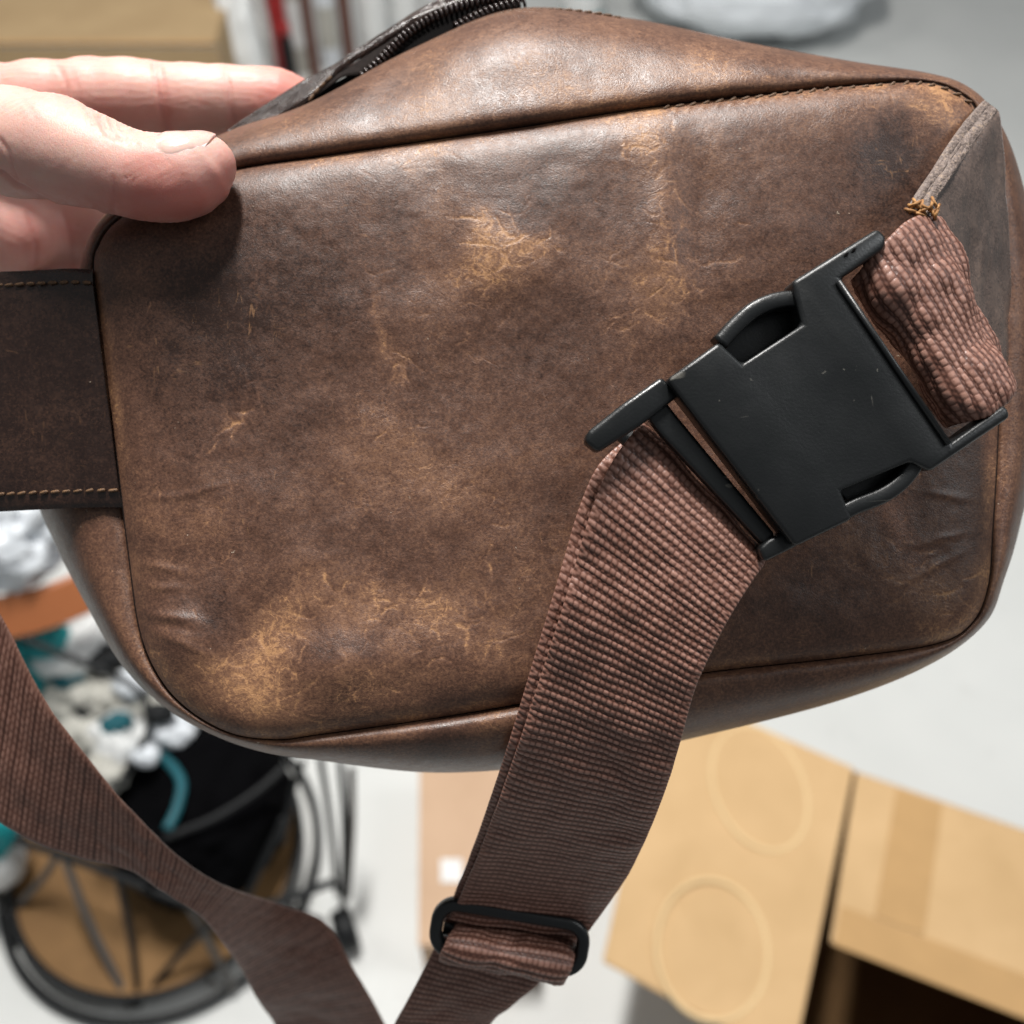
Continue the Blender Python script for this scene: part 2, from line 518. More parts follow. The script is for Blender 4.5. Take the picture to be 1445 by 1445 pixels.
Q3 = np.stack([PXx / 1000, PXy / 1000, 0 * PXx], -1)
lump = .9 * fbm(Q3, 5.5, 3, 40) + .22 * fbm(Q3, 18, 3, 41) + .05 * fbm(Q3, 70, 2, 42)
lump = lump - .9 * g2(PXx, PXy, 600, 215, 40, 60) - .4 * g2(PXx, PXy, 618, 330, 40, 120)
lump = lump + 1.1 * g2(PXx, PXy, 720, 360, 70, 60) - 1.2 * g2(PXx, PXy, 1270, 210, 60, 70, .3)
lump = lump + 2.3 * g2(PXx, PXy, 255, 905, 60, 45, .6) + 2.2 * g2(PXx, PXy, 480, 940, 70, 45, -.2) - 1.0 * g2(PXx, PXy, 360, 900, 36, 80, .5) + .9 * g2(PXx, PXy, 1120, 870, 130, 45, -.1)
lump = lump + .8 * g2(PXx, PXy, 930, 320, 30, 130) - .8 * g2(PXx, PXy, 985, 320, 26, 120) + 1.3 * g2(PXx, PXy, 640, 940, 90, 50, .2)
# short puckers running in from the left seam
for (qx, qy, ln, a, am) in [(235, 700, 70, -.12, .22), (225, 800, 50, .15, .45), (228, 828, 46, .1, .5), (232, 868, 60, .12, .7), (240, 884, 54, .18, -.5), (250, 905, 70, .4, .4), (290, 690, 60, -.3, .18),
                             (1330, 760, 60, -.2, .4), (1340, 700, 50, .1, .4), (1320, 800, 70, -.5, .4), (500, 985, 16, 1.2, .3), (880, 210, 40, 1.5, .3)]:
    wv = 3 * fbm(Q3, 40, 2, int(qx))
    lump = lump + am * g2(PXx, PXy + wv, qx, qy, ln * .6, 5.5, a)
hump = hump + lump * (1 - np.exp(-dist / 5.0))
# stitches pull the edge in along the top right
pull = (.35 * (np.sin(np.arange(NT_) * 2 * math.pi / 7.0) > .2))[None] * np.exp(-(dist - 1.2) ** 2 / 1.0) * ((SEAM[:, 0] > 950) & (SEAM[:, 1] < 170))[None]
CR = crease_field(PXx + 4 * fbm(Q3, 45, 2, 95), PXy + 4 * fbm(Q3, 45, 2, 96))
hump = hump + pull - .10 * CR
P = Va(np.stack([PXx, PXy, DS - lean(PXy) - hump * .001], -1))
ww_cr = CR * (.55 + .6 * fbm(Q3, 60, 2, 97))
F = grid_faces(NR, NT_, False, True)
o = new_obj('back_panel', P.reshape(-1, 3), F, M['leather'], bag)
ww = wear_sheen_at(P) + (.55 + .9 * fbm(Q3, 16, 3, 90)) * np.exp(-((dist - 1.2) / 1.7) ** 2) + 1.9 * ww_cr
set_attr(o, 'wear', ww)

# --- gusset: leather wall rolled round the seam
NG = 70
s = np.linspace(0, 1, NG)[:, None]
f = np.sin(s * math.pi / 2) ** .92
g = (1 - np.cos(s * math.pi / 2)) ** 1.7
gx = SEAM[:, 0][None] * (1 - f) + OUT[:, 0][None] * f
gy = SEAM[:, 1][None] * (1 - f) + OUT[:, 1][None] * f
gd = (DSV[None] + .0012 + GD[None]) + (OD[None] - DSV[None] - GD[None]) * g
wid = np.hypot(OUT[:, 0] - SEAM[:, 0], OUT[:, 1] - SEAM[:, 1])[None] / 6
sm = f * wid                                                   # mm from seam
gd = gd - ROLL[None] * (1 - np.exp(-sm / 1.6)) * np.exp(-(sm / 9.0) ** 2) - .0008 * (1 - np.exp(-sm / .8))
Qg = np.stack([gx / 1000, gy / 1000, 0 * gx + .5], -1)
gd = gd - .001 * (.8 * fbm(Qg, 7, 3, 60) + .2 * fbm(Qg, 26, 3, 61)) * np.minimum(1, sm / 3)
# dents of the top side next to the zip
gd = gd + .003 * g2(gx, gy, 560, 110, 60, 30, -.5) - .0012 * g2(gx, gy, 740, 70, 130, 50)
P = Va(np.stack([gx, gy, gd], -1))
TOPZ = (OUT[:, 1] < 260) & (OUT[:, 0] > 330) & (OUT[:, 0] < 935)      # section that ends at the zip
o = new_obj('gusset', P.reshape(-1, 3), grid_faces(NG, NT_, False, True, flip=True), M['leather'], bag)
set_attr(o, 'wear', wear_sheen_at(P) + .18)

# groove thread line under the two leathers
P0 = Va(np.stack([SEAM[:, 0], SEAM[:, 1], DSV + .0006], -1))
v_, f_ = tube(P0[::4] - np.array([0, 0, .0004]), .0005, 6, closed=True)
new_obj('seam_cord', v_, f_, M['tape'], bag)

# --- rear shell and front panel (the far side of the bag)
NB = 24
sb = np.linspace(0, 1, NB)[:, None]
cxr, cyr = 760.0, 560.0
shr = .02 + .16 * sb ** 1.4
zsink = np.exp(-((np.clip(np.abs(OUT[:, 0] - 600) - 190, 0, None)) / 40.0) ** 2) * (OUT[:, 1] < 230)
bx = OUT[:, 0][None] + (cxr - OUT[:, 0][None]) * shr * (sb > 0)
by = OUT[:, 1][None] + (cyr - OUT[:, 1][None]) * shr * (sb > 0) + zsink[None] * 46 * np.minimum(1, sb * 6)
bd = OD[None] + (.302 - OD[None]) * sb + .0003
P = Va(np.stack([bx, by, bd], -1))
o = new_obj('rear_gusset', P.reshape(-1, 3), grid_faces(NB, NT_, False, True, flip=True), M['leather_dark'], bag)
set_attr(o, 'wear', wear_sheen_at(P) * .3)
tf = np.linspace(1, 0, 30)[:, None]
fx = cxr + (bx[-1][None] - cxr) * tf; fy = cyr + (by[-1][None] - cyr) * tf
fd = .302 + .008 * (1 - tf ** 6)
P = Va(np.stack([fx, fy, fd + 0 * fx], -1))
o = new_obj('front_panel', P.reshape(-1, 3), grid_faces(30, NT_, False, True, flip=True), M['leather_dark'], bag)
set_attr(o, 'wear', wear_sheen_at(P) * .3)


def ribbon(rows, n, m, thick, weave=None, lumps=0.0, seed=0, taper=True, fade=None):
    """rows: (Lx,Ly,Ld, Rx,Ry,Rd) picture measures from start to end -> closed strap solid.
    returns verts, faces, weave attr"""
    rows = np.asarray(rows, float)
    K = np.hstack([Va(rows[:, :3]), Va(rows[:, 3:6])])
    mid = .5 * (K[:, :3] + K[:, 3:])
    Kx = np.hstack([K, mid])
    # resample by 3-D length of the middle line
    S = 40
    fine = []
    mm = len(K)
    for i in range(mm - 1):
        p1, p2 = Kx[i], Kx[i + 1]
        p0 = Kx[i - 1] if i > 0 else 2 * p1 - p2
        p3 = Kx[i + 2] if i + 2 < mm else 2 * p2 - p1
        tq = np.linspace(0, 1, S, endpoint=False)[:, None]
        fine.append(0.5 * (2 * p1 + (p2 - p0) * tq + (2 * p0 - 5 * p1 + 4 * p2 - p3) * tq * tq + (3 * p1 - p0 - 3 * p2 + p3) * tq ** 3))
    fine = np.vstack(fine + [Kx[-1:]])
    L = np.concatenate([[0], np.cumsum(np.linalg.norm(np.diff(fine[:, 6:9], axis=0), axis=1))])
    q = np.linspace(0, L[-1], n)
    RS = np.stack([np.interp(q, L, fine[:, c]) for c in range(6)], 1)
    u = np.linspace(0, 1, m)
    G = RS[:, None, :3] * (1 - u)[None, :, None] + RS[:, None, 3:] * u[None, :, None]
    N = normals_grid(G)
    fade = np.ones(n) if fade is None else np.interp(np.linspace(0, 1, n), *fade)
    W = .036
    Vq = np.broadcast_to(q[:, None], (n, m)); Uq = np.broadcast_to((u * W)[None], (n, m))
    if lumps:
        G = G + N * (lumps * fbm(np.stack([Uq, Vq, 0 * Uq + seed], -1), 130, 2, seed))[..., None]
        N = normals_grid(G)
    if weave:
        pu, pv, amp = weave
        wob = .05 * fbm(np.stack([Uq, Vq, 0 * Uq + 3.3], -1), 400, 2, seed + 5)
        a = Uq / pu + wob; b = Vq / pv + .5 * wob

        row = np.round(b)
        a = a + .5 * (row % 2) * 0 + .18 * _hash(row * 0, row, row * 0, seed + 2)

        def dome(ox, oy, ra, rb):
            x = (a - ox) - np.round(a - ox); y = (b - oy) - np.round(b - oy)
            return (.30 + .70 * np.sqrt(np.clip(1 - np.abs(x / ra) ** 2.2, 0, 1))) * np.sqrt(np.clip(1 - np.abs(y / rb) ** 2.0, 0, 1))
        big = dome(0, 0, .50, .36); sml = dome(.5, .5, .30, .12)
        var = .85 + .3 * (_hash(np.round(a), np.round(b), np.round(a * 0), seed + 9))
        h = np.maximum(big * var, sml * .5)
        disp = h * amp * fade[:, None]
        edge = np.exp(-((np.minimum(u, 1 - u) * W) / .0012) ** 2)[None]
        disp = disp * (1 - edge) + edge * amp * .7 * np.abs(np.sin(Vq / pv * math.pi * 1.5))
        h = h * (1 - edge) + edge * (.3 + .6 * np.abs(np.sin(Vq / pv * math.pi * 1.5)))
    else:
        h = np.zeros((n, m)) + .5; disp = np.zeros((n, m))
    prof = (1 - np.abs(2 * u - 1) ** 10) ** .5 if taper else np.ones(m)
    top = G + N * (thick * .5 * prof[None] + disp)[..., None]
    bot = G - N * (thick * .5 * prof[None] + disp * .8)[..., None]
    ring = np.concatenate([top, bot[:, ::-1]], 1)
    F = grid_faces(n, 2 * m, False, True).tolist()
    F.append(list(range(2 * m))[::-1]); F.append([(n - 1) * 2 * m + k for k in range(2 * m)])
    hh = np.concatenate([h, h[:, ::-1]], 1)
    return ring.reshape(-1, 3), F, hh


def strap(name, rows, n, m, thick, weave=None, lumps=0., seed=0, mat='webbing', parent=None, taper=True, fade=None):
    v, F, h = ribbon(rows, n, m, thick, weave, lumps, seed, taper, fade)
    o = new_obj(name, v, F, M[mat], parent or bag)
    if mat == 'webbing':
        set_attr(o, 'weave', h)
    else:
        set_attr(o, 'wear', wear_sheen_at(v) * .4)
    return o


# --- stitches (one shared mesh, each stitch its own object)
def capsule_mesh(name, length, rad, mat):
    xs = np.array([-.5, -.46, -.36, 0, .36, .46, .5]) * length
    rr = np.array([.25, .65, .95, 1.0, .95, .65, .25]) * rad
    v, F = tube(np.stack([xs, 0 * xs, 0 * xs], 1), rr, 6)
    me = bpy.data.meshes.new(name); me.from_pydata(v.tolist(), [], F); me.materials.append(mat)
    me.polygons.foreach_set('use_smooth', [True] * len(me.polygons)); return me


STITCH = capsule_mesh('stitch', .0022, .00042, M['thread'])


def stitch_line(pts, pitch, parent, skew=.25, lift=0.0):
    P = np.asarray(pts); L = np.concatenate([[0], np.cumsum(np.linalg.norm(np.diff(P, axis=0), axis=1))])
    k = int(L[-1] / pitch)
    for i in range(k):
        q = (i + .5) * pitch
        p = np.array([np.interp(q, L, P[:, c]) for c in range(3)])
        p2 = np.array([np.interp(q + .0005, L, P[:, c]) for c in range(3)])
        d = Vector(p2 - p)
        if d.length < 1e-9: continue
        o = bpy.data.objects.new('stitch', STITCH); COL.objects.link(o); o.parent = parent
        rot = d.to_track_quat('X', 'Z') @ Matrix.Rotation(skew * random.uniform(.6, 1.4), 3, 'Z').to_quaternion()
        o.matrix_local = Matrix.LocRotScale(Vector(p) + Vector((0, 0, lift)), rot, Vector((random.uniform(.85, 1.1), 1, 1)))


# --- leather tab on the left, going out to the strap
LT = [(131, 380, .2462, 174, 716, .2462), (100, 379, .2466, 135, 716, .2466), (50, 381, .2480, 60, 719, .2480), (0, 384, .2500, 0, 722, .2500), (-70, 389, .255, -75, 727, .255), (-170, 398, .266, -180, 733, .266)]
lt = strap('strap_tab', LT, 140, 90, .0022, mat='leather_dark', lumps=.0003, seed=11, taper=True)
co_ = np.empty(len(lt.data.vertices) * 3, np.float32); lt.data.vertices.foreach_get('co', co_); co_ = co_.reshape(-1, 3)
qx_, qy_ = toPX(co_)                                   # soft creases running across the tab
co_[:, 2] += .0006 * fbm(np.stack([qx_ / 1000 + qy_ / 9000, qy_ / 6000, 0 * qx_], -1), 22, 2, 101) * np.clip((145 + (qy_ - 380) * .12 - qx_) / 30, 0, 1)
lt.data.vertices.foreach_set('co', co_.ravel()); lt.data.update()
lt['label'] = 'dark glossy leather tab sewn into the left seam'


def tab_line(v, d):
    r = np.asarray(LT); L = r[:, :3] * (1 - v) + r[:, 3:] * v
    return Va(catmull(L, 60)) + np.array([0, 0, d])


for v in (.062, .93):
    stitch_line(tab_line(v, .00135), .0029, lt, skew=.16)

# --- leather tab at the right, folded towards us, webbing sewn into it
RT = [(1404, 154, .2466, 1424, 520, .2500), (1384, 181, .2408, 1412, 530, .2440), (1358, 215, .2345, 1396, 540, .2410), (1337, 247, .2286, 1384, 548, .2380), (1318, 276, .2238, 1380, 552, .2340), (1300, 302, .2210, 1380, 556, .2300)]
rt = strap('strap_tab', RT, 60, 80, .0024, mat='leather_tab', lumps=.0007, seed=12)
rt['label'] = 'folded leather tab with pale cut edge at the top right corner'
ER = [(1386, 143, .2456, 1406, 158, .2462), (1362, 170, .2398, 1387, 186, .2406), (1336, 206, .2335, 1362, 220, .2344), (1316, 238, .2277, 1342, 250, .2284), (1294, 270, .2225, 1322, 281, .2234), (1279, 296, .2192, 1309, 308, .2202)]
strap('cut_edge', ER, 160, 24, .0014, mat='edge', lumps=.0004, seed=14, parent=rt)
rs = random.Random(4)
for k in range(16):
    x = 1284 + rs.random() * 40; y = 288 + rs.random() * 20 - abs(x - 1303) * .2; d = .2178 + rs.random() * .001
    a_ = rs.uniform(0, 6.3); dx, dy = 9 * math.cos(a_), 9 * math.sin(a_)
    v_, f_ = tube([V(x - dx, y - dy, d + .0012), V(x - dx * .3, y - dy * .3, d - .0003), V(x + dx * .4, y + dy * .3, d - .0003), V(x + dx, y + dy, d + .0012)], .00034, 6)
    new_obj('stitch', v_, f_, M['fray'], rt)

# --- seam across the right gusset wall
v_, f_ = tube([V(1412, 492, .2508), V(1430, 494, .2542), V(1448, 497, .2575), V(1462, 499, .262)], .0009, 6)
new_obj('gusset_seam', v_, f_, M['edge'], bag)

# --- long strap: up behind the outer bar of the buckle, round it and down to the slider, one webbing
FR = [(905, 600, .2215, 1080, 786, .2215), (892, 612, .2180, 1078, 797, .2180), (862, 655, .2170, 1060, 822, .2170), (836, 715, .2172, 1031, 868, .2172), (813, 792, .2188, 1006, 916, .2185), (791, 866, .2208, 983, 966, .2203),
      (768, 938, .2250, 966, 1025, .2240), (744, 1012, .2298, 950, 1082, .2295), (714, 1100, .2400, 925, 1150, .2400), (681, 1190, .2550, 893, 1222, .2550), (650, 1262, .2680, 853, 1282, .2695), (634, 1296, .2725, 826, 1322, .2730)]
BK = [(rw[0] - sh, rw[1] + 2, rw[2] + dd, rw[3] - sh, rw[4] + 2, rw[5] + dd) for rw, sh, dd in zip(FR[2:], [18, 19, 19, 19, 18, 16, 14, 12, 10, 8], [.006, .006, .0055, .0048, .0036, .0030, .0036, .004, .004, .004])]
rows = list(reversed(BK)) + [(882, 620, .2265, 1064, 800, .2260), (898, 602, .2248, 1076, 787, .2245)] + FR
wb = strap('webbing_strap', rows, 1500, 240, .0012, (.00145, .00185, .00038), lumps=.0007, seed=3, fade=([0, .52, .72, .85, 1], [.6, 1, .95, .6, .45]))

# loop of webbing folded over the slider bar, then the loose run down out of the picture
rows = [(648, 1292, .2780, 815, 1322, .2780), (640, 1308, .2725, 812, 1340, .2725), (632, 1320, .2690, 811, 1352, .2690), (626, 1336, .2672, 806, 1371, .2672), (620, 1349, .2690, 798, 1386, .2690), (621, 1352, .2735, 794, 1388, .2735), (622, 1342, .2790, 792, 1378, .2790)]
strap('webbing_loop', rows, 160, 180, .0013, (.0016, .0020, .00030), lumps=.0012, seed=5)
rows = [(632, 1300, .2815, 806, 1330, .2815), (612, 1340, .2825, 768, 1380, .2825), (585, 1392, .2865, 722, 1420, .2865), (556, 1447, .2925, 690, 1450, .2925), (520, 1530, .3025, 655, 1540, .3025), (470, 1650, .31, 610, 1650, .31)]
strap('webbing_strap', rows, 300, 120, .0013, (.0019, .0019, .0002), lumps=.0005, seed=6)
# the other run of the strap, twisted, at the lower left
rows = [(-190, 560, .268, -260, 760, .268), (-80, 742, .264, -130, 1010, .274), (0, 868, .264, -40, 1125, .278), (60, 982, .267, 32, 1180, .282), (122, 1066, .272, 105, 1208, .286), (182, 1140, .280, 182, 1228, .291), (250, 1207, .292, 236, 1262, .296),
        (318, 1250, .308, 282, 1292, .306), (395, 1276, .330, 312, 1328, .318), (458, 1302, .336, 340, 1368, .338), (502, 1372, .345, 366, 1415, .352), (545, 1450, .36, 394, 1456, .366), (600, 1570, .38, 450, 1575, .385)]
strap('webbing_strap', rows, 560, 150, .0013, (.0018, .0018, .00018), lumps=.0004, seed=7)
# short doubled webbing from the tab round the end bar of the buckle
rows = [(1206, 392, .2230, 1344, 600, .2235), (1210, 386, .2185, 1350, 598, .2195), (1228, 362, .2150, 1372, 594, .2165), (1252, 338, .2140, 1398, 586, .2160), (1280, 312, .2150, 1418, 570, .2175), (1302, 302, .2180, 1424, 556, .2200), (1322, 306, .2230, 1425, 548, .2245), (1326, 312, .2290, 1422, 546, .2300)]
strap('webbing_loop', rows, 300, 200, .0018, (.0014, .0019, .00034), lumps=.0017, seed=8)

# --- buckle
buckle = bpy.data.objects.new('buckle', None); COL.objects.link(buckle); buckle.parent = bag
buckle.empty_display_size = .02
buckle['label'] = 'black plastic side-release buckle'


def zc(pts, d0, d1=None):
    """points read off the enlarged view of the buckle -> bag frame; depth falls off to the right end"""
    out = []
    for (x, y) in pts:
        px, py = 800 + x * .4464, 280 + y * .4464
        out.append((px, py))
    return out


def plate(name, pts, dfront, thick, mat, parent, bevel=.0012, tilt=0.0, seg=3):
    bm = bmesh.new()
    pp = zc(pts, dfront)
    fr = [bm.verts.new(V(x, y, dfront + tilt * (x - 1120) / 300)) for x, y in pp]
    bk = []
    for vtx in fr:
        bk.append(bm.verts.new((vtx.co.x, vtx.co.y, vtx.co.z - thick)))
    n = len(fr)
    bm.faces.new(fr[::-1]); bm.faces.new(bk)
    for i in range(n):
        bm.faces.new((fr[i], fr[(i + 1) % n], bk[(i + 1) % n], bk[i]))
    bmesh.ops.recalc_face_normals(bm, faces=bm.faces)
    bmesh.ops.bevel(bm, geom=bm.edges[:], offset=bevel, segments=seg, profile=.5, affect='EDGES', clamp_overlap=True)
    o = bm_obj(name, bm, mat, parent)
    auto_smooth(o, 35)
    return o


FEM = [(315, 572), (482, 452), (556, 522), (746, 398), (722, 312), (712, 262), (985, 92), (1014, 122), (1004, 160), (868, 252), (1218, 772), (1388, 650), (1406, 690), (1150, 864), (1088, 832), (868, 924), (905, 1014), (722, 1102)]
TL = .0035
female = plate('socket_half', FEM, .2115, .0082, M['plastic'], buckle, .0010, TL)
# end bar under the webbing
v_, f_ = tube([V(800 + .4464 * x, 280 + .4464 * y, .2192) for x, y in ((960, 180), (1130, 430), (1320, 690))], .0024, 12)
new_obj('end_bar', v_, f_, M['plastic'], female)


def arm(ctrl, dmid, halfw, halft, name, parent, tip=None):
    C = catmull(np.asarray(ctrl, float), 30)
    px = 800 + C[:, 0] * .4464; py = 280 + C[:, 1] * .4464
    d = dmid + TL * (px - 1120) / 300
    P = Va(np.stack([px, py, d], 1))
    T = np.gradient(P, axis=0); T[:, 2] = 0; T /= np.linalg.norm(T, axis=1, keepdims=True)
    Nn = np.stack([-T[:, 1], T[:, 0], 0 * T[:, 0]], 1)
    sec = []
    for a in np.linspace(0, 2 * math.pi, 16, endpoint=False):
        ca, sa = math.cos(a), math.sin(a)
        ex = lambda q: math.copysign(abs(q) ** .45, q)
        sec.append(P + Nn * halfw * ex(ca) + np.array([0, 0, 1.0]) * halft * ex(sa))
    G = np.stack(sec, 1)
    F = grid_faces(30, 16, False, True).tolist() + [list(range(16)), [29 * 16 + k for k in range(16)]]
    o = new_obj(name, G.reshape(-1, 3), F, M['plastic'], parent)
    bm = bmesh.new(); bm.from_mesh(o.data); bmesh.ops.recalc_face_normals(bm, faces=bm.faces); bm.to_mesh(o.data); bm.free()
    return o


# --- plug half: two side arms, two bars, sprung prongs
mal = [plate('plug_half', [(54, 768), (68, 734), (180, 646), (300, 562), (356, 622), (300, 668), (228, 722), (98, 804)], .2140, .0066, M['plastic'], buckle, .0010, TL)]
plug = mal[0]
plate('side_arm', [(606, 1106), (640, 1076), (708, 1046), (735, 1096), (625, 1150)], .2142, .0064, M['plastic'], plug, .0009, TL)
plate('cross_bar', [(246, 676), (304, 630), (345, 682), (660, 1062), (628, 1102), (300, 748)], .2155, .0045, M['plastic'], plug, .0008, TL)
v_, f_ = tube([V(800 + .4464 * x, 280 + .4464 * y, .2222) for x, y in ((180, 745), (390, 945), (615, 1140))], .0020, 12)
new_obj('outer_bar', v_, f_, M['plastic'], plug)
arm([(478, 462), (530, 405), (585, 358), (645, 332), (700, 324), (760, 330)], .2160, .0018, .0030, 'prong', plug)
plate('notch_shade_plate', [(470, 470), (540, 410), (610, 362), (715, 350), (760, 400), (560, 540)], .2185, .0022, M['plastic'], plug, .0005, TL)  # black plate behind the notch, standing in for the dark hole
arm([(850, 1000), (905, 972), (985, 940), (1045, 898), (1086, 845), (1092, 800)], .2160, .0018, .0030, 'prong', plug)
plate('notch_shade_plate', [(850, 910), (900, 985), (990, 935), (1060, 880), (1095, 820)], .2185, .0022, M['plastic'], plug, .0005, TL)  # same dark stand-in plate for the lower notch hole
# raised lip round the strap slot of the socket
lip = [(868, 252), (1218, 772)]
v_, f_ = tube([V(800 + .4464 * x, 280 + .4464 * y, .2112 + TL * (800 + .4464 * x - 1120) / 300) for x, y in ((858, 262), (1036, 526), (1206, 776))], .0007, 8)
new_obj('slot_lip', v_, f_, M['plastic'], female)
# two tiny moulded marks on the upper wing
for x, y in ((884, 178), (908, 164)):
    p = plate('moulded_mark', [(x - 8, y + 6), (x - 2, y - 6), (x + 8, y - 8), (x + 4, y + 4)], .2112, .0004, M['cavity_black'], female, .00005, TL, 1)

# --- slider (a rounded frame with a middle bar)
slider = bpy.data.objects.new('strap_slider', None); COL.objects.link(slider); slider.parent = bag
slider.empty_display_size = .01
slider['label'] = 'black plastic slider on the hanging strap'


def rr_loop(c, hx, hy, rad, ang, d, n=12):
    pts = []
    for sx, sy, a0 in ((1, 1, 0), (-1, 1, 90), (-1, -1, 180), (1, -1, 270)):
        for k in range(n + 1):
            a = R(a0 + 90 * k / n)
            pts.append((sx * (hx - rad) + rad * math.cos(a), sy * (hy - rad) + rad * math.sin(a)))
    ca, sa = math.cos(ang), math.sin(ang)
    return np.array([V(c[0] + x * ca - y * sa, c[1] + x * sa + y * ca, d) for x, y in pts])


loop = rr_loop((719, 1321), 104, 33, 26, .165, .2715)
Tn = np.roll(loop, -1, 0) - np.roll(loop, 1, 0); Tn /= np.linalg.norm(Tn, axis=1, keepdims=True) + 1e-9
Nn = np.stack([Tn[:, 1], -Tn[:, 0], 0 * Tn[:, 0]], 1)
sec = []
for a in np.linspace(0, 2 * math.pi, 16, endpoint=False):
    ex = lambda q: math.copysign(abs(q) ** .6, q)
    sec.append(loop + Nn * .0017 * ex(math.cos(a)) + np.array([0, 0, 1.]) * .0023 * ex(math.sin(a)))
G = np.stack(sec, 1)
new_obj('slider_frame', G.reshape(-1, 3), grid_faces(len(loop), 16, True, True), M['plastic'], slider)
# keep only the upper rail in front of the webbing: the middle bar lies under the fold
v_, f_ = tube([V(625, 1310, .2750), V(815, 1343, .2750)], .0018, 12)
new_obj('middle_bar', v_, f_, M['plastic'], slider)

# --- zip
zipper = bpy.data.objects.new('zipper', None); COL.objects.link(zipper); zipper.parent = bag
zipper.empty_display_size = .01
# the far leather strip beyond the zip
ZO = [(322, 186, .2760), (370, 152, .2762), (430, 114, .2765), (486, 86, .2775), (560, 36, .2800), (620, 2, .2820), (700, -22, .2840), (760, -40, .2840)]
ZI = [(330, 196, .2735), (388, 170, .2735), (437, 142, .2735), (478, 99, .2750), (540, 58, .2765), (600, 24, .2785), (676, -2, .2800), (760, -20, .2815)]
rows = [a + b for a, b in zip(ZO, ZI)]
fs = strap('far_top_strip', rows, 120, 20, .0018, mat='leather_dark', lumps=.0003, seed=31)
# woven tape and coil on the far side
TI = [(437, 143, .2738), (482, 110, .2750), (510, 104, .2752), (535, 84, .2760), (573, 46, .2778), (624, 15, .2792), (684, -4, .2800), (790, -6, .281)]
TO = [(432, 138, .2748), (478, 100, .2762), (500, 90, .2764), (528, 66, .2775), (566, 36, .2792), (620, 4, .2806), (684, -14, .2815), (790, -16, .282)]
strap('zip_tape', [a + b for a, b in zip(TO, TI)], 80, 10, .0008, mat='tape', parent=zipper)


def tooth_mesh():
    th = np.linspace(-.5, 3.6, 12)
    pts = np.stack([.0011 * np.cos(th), np.linspace(-.00035, .00035, 12), .0010 * np.sin(th)], 1)
    v, F = tube(pts, .00048, 7)
    me = bpy.data.meshes.new('tooth'); me.from_pydata(v.tolist(), [], F); me.materials.append(M['zip'])
    me.polygons.foreach_set('use_smooth', [True] * len(me.polygons)); return me


TM = tooth_mesh()


def teeth(path, pitch, flip):
    P = Va(catmull(np.asarray(path, float), 200)); L = np.concatenate([[0], np.cumsum(np.linalg.norm(np.diff(P, axis=0), axis=1))])
    for i in range(int(L[-1] / pitch)):
        q = i * pitch
        p = Vector([np.interp(q, L, P[:, c]) for c in range(3)]); p2 = Vector([np.interp(q + .001, L, P[:, c]) for c in range(3)])
        d = (p2 - p).normalized()
        z = Vector((0, .35, 1)); z = (z - d * z.dot(d)).normalized(); x = d.cross(z) * flip
        m = Matrix((x, d, z)).transposed().to_4x4(); m.translation = p
        o = bpy.data.objects.new('tooth', TM); COL.objects.link(o); o.parent = zipper; o.matrix_local = m


teeth([(512, 108, .2738), (535, 88, .2748), (573, 50, .2765), (624, 19, .2782), (684, 1, .2792), (720, -4, .2795)], .00150, 1)
teeth([(645, 38, .2768), (680, 20, .2775), (720, 7, .2780), (748, 2, .2785)], .00150, -1)
# near-black sheet behind the zip, painting the shade inside the bag
li = [(428, 158, .2730), (520, 118, .2745), (590, 74, .2755), (650, 50, .2770), (735, 22, .2790)]
lo_ = [(438, 138, .2785), (512, 96, .2790), (573, 40, .2805), (624, 9, .2820), (735, -12, .2830)]
v_, F_, h_ = ribbon([a + b for a, b in zip(lo_, li)], 40, 10, .001, taper=False)
new_obj('cavity_black', v_, F_, M['cavity_black'], bag)
# stitched near edge of the zip opening
edge = [(612, 62, .2668), (650, 44, .2676), (700, 25, .2690), (740, 17, .2700), (800, 17, .2706), (860, 25, .2712), (905, 38, .2712)]
stitch_line(Va(catmull(np.asarray(edge, float), 80)) + np.array([0, 0, .0012]), .0026, bag, skew=.12)
edge2 = [(436, 144, .2725), (455, 122, .2735), (476, 103, .2742)]
stitch_line(Va(catmull(np.asarray(edge2, float), 30)) + np.array([0, 0, .0008]), .0024, bag, skew=.1)
# stitches that show in the seam along the top right
SE = KR[(KR[:, 0] > 930) & (KR[:, 1] < 170)]
SE = SE[np.argsort(SE[:, 0])]
stitch_line(Va(np.stack([SE[:, 0], SE[:, 1] + 2, 0 * SE[:, 0] + DS - .0009], -1)), .0032, bag, skew=.5)

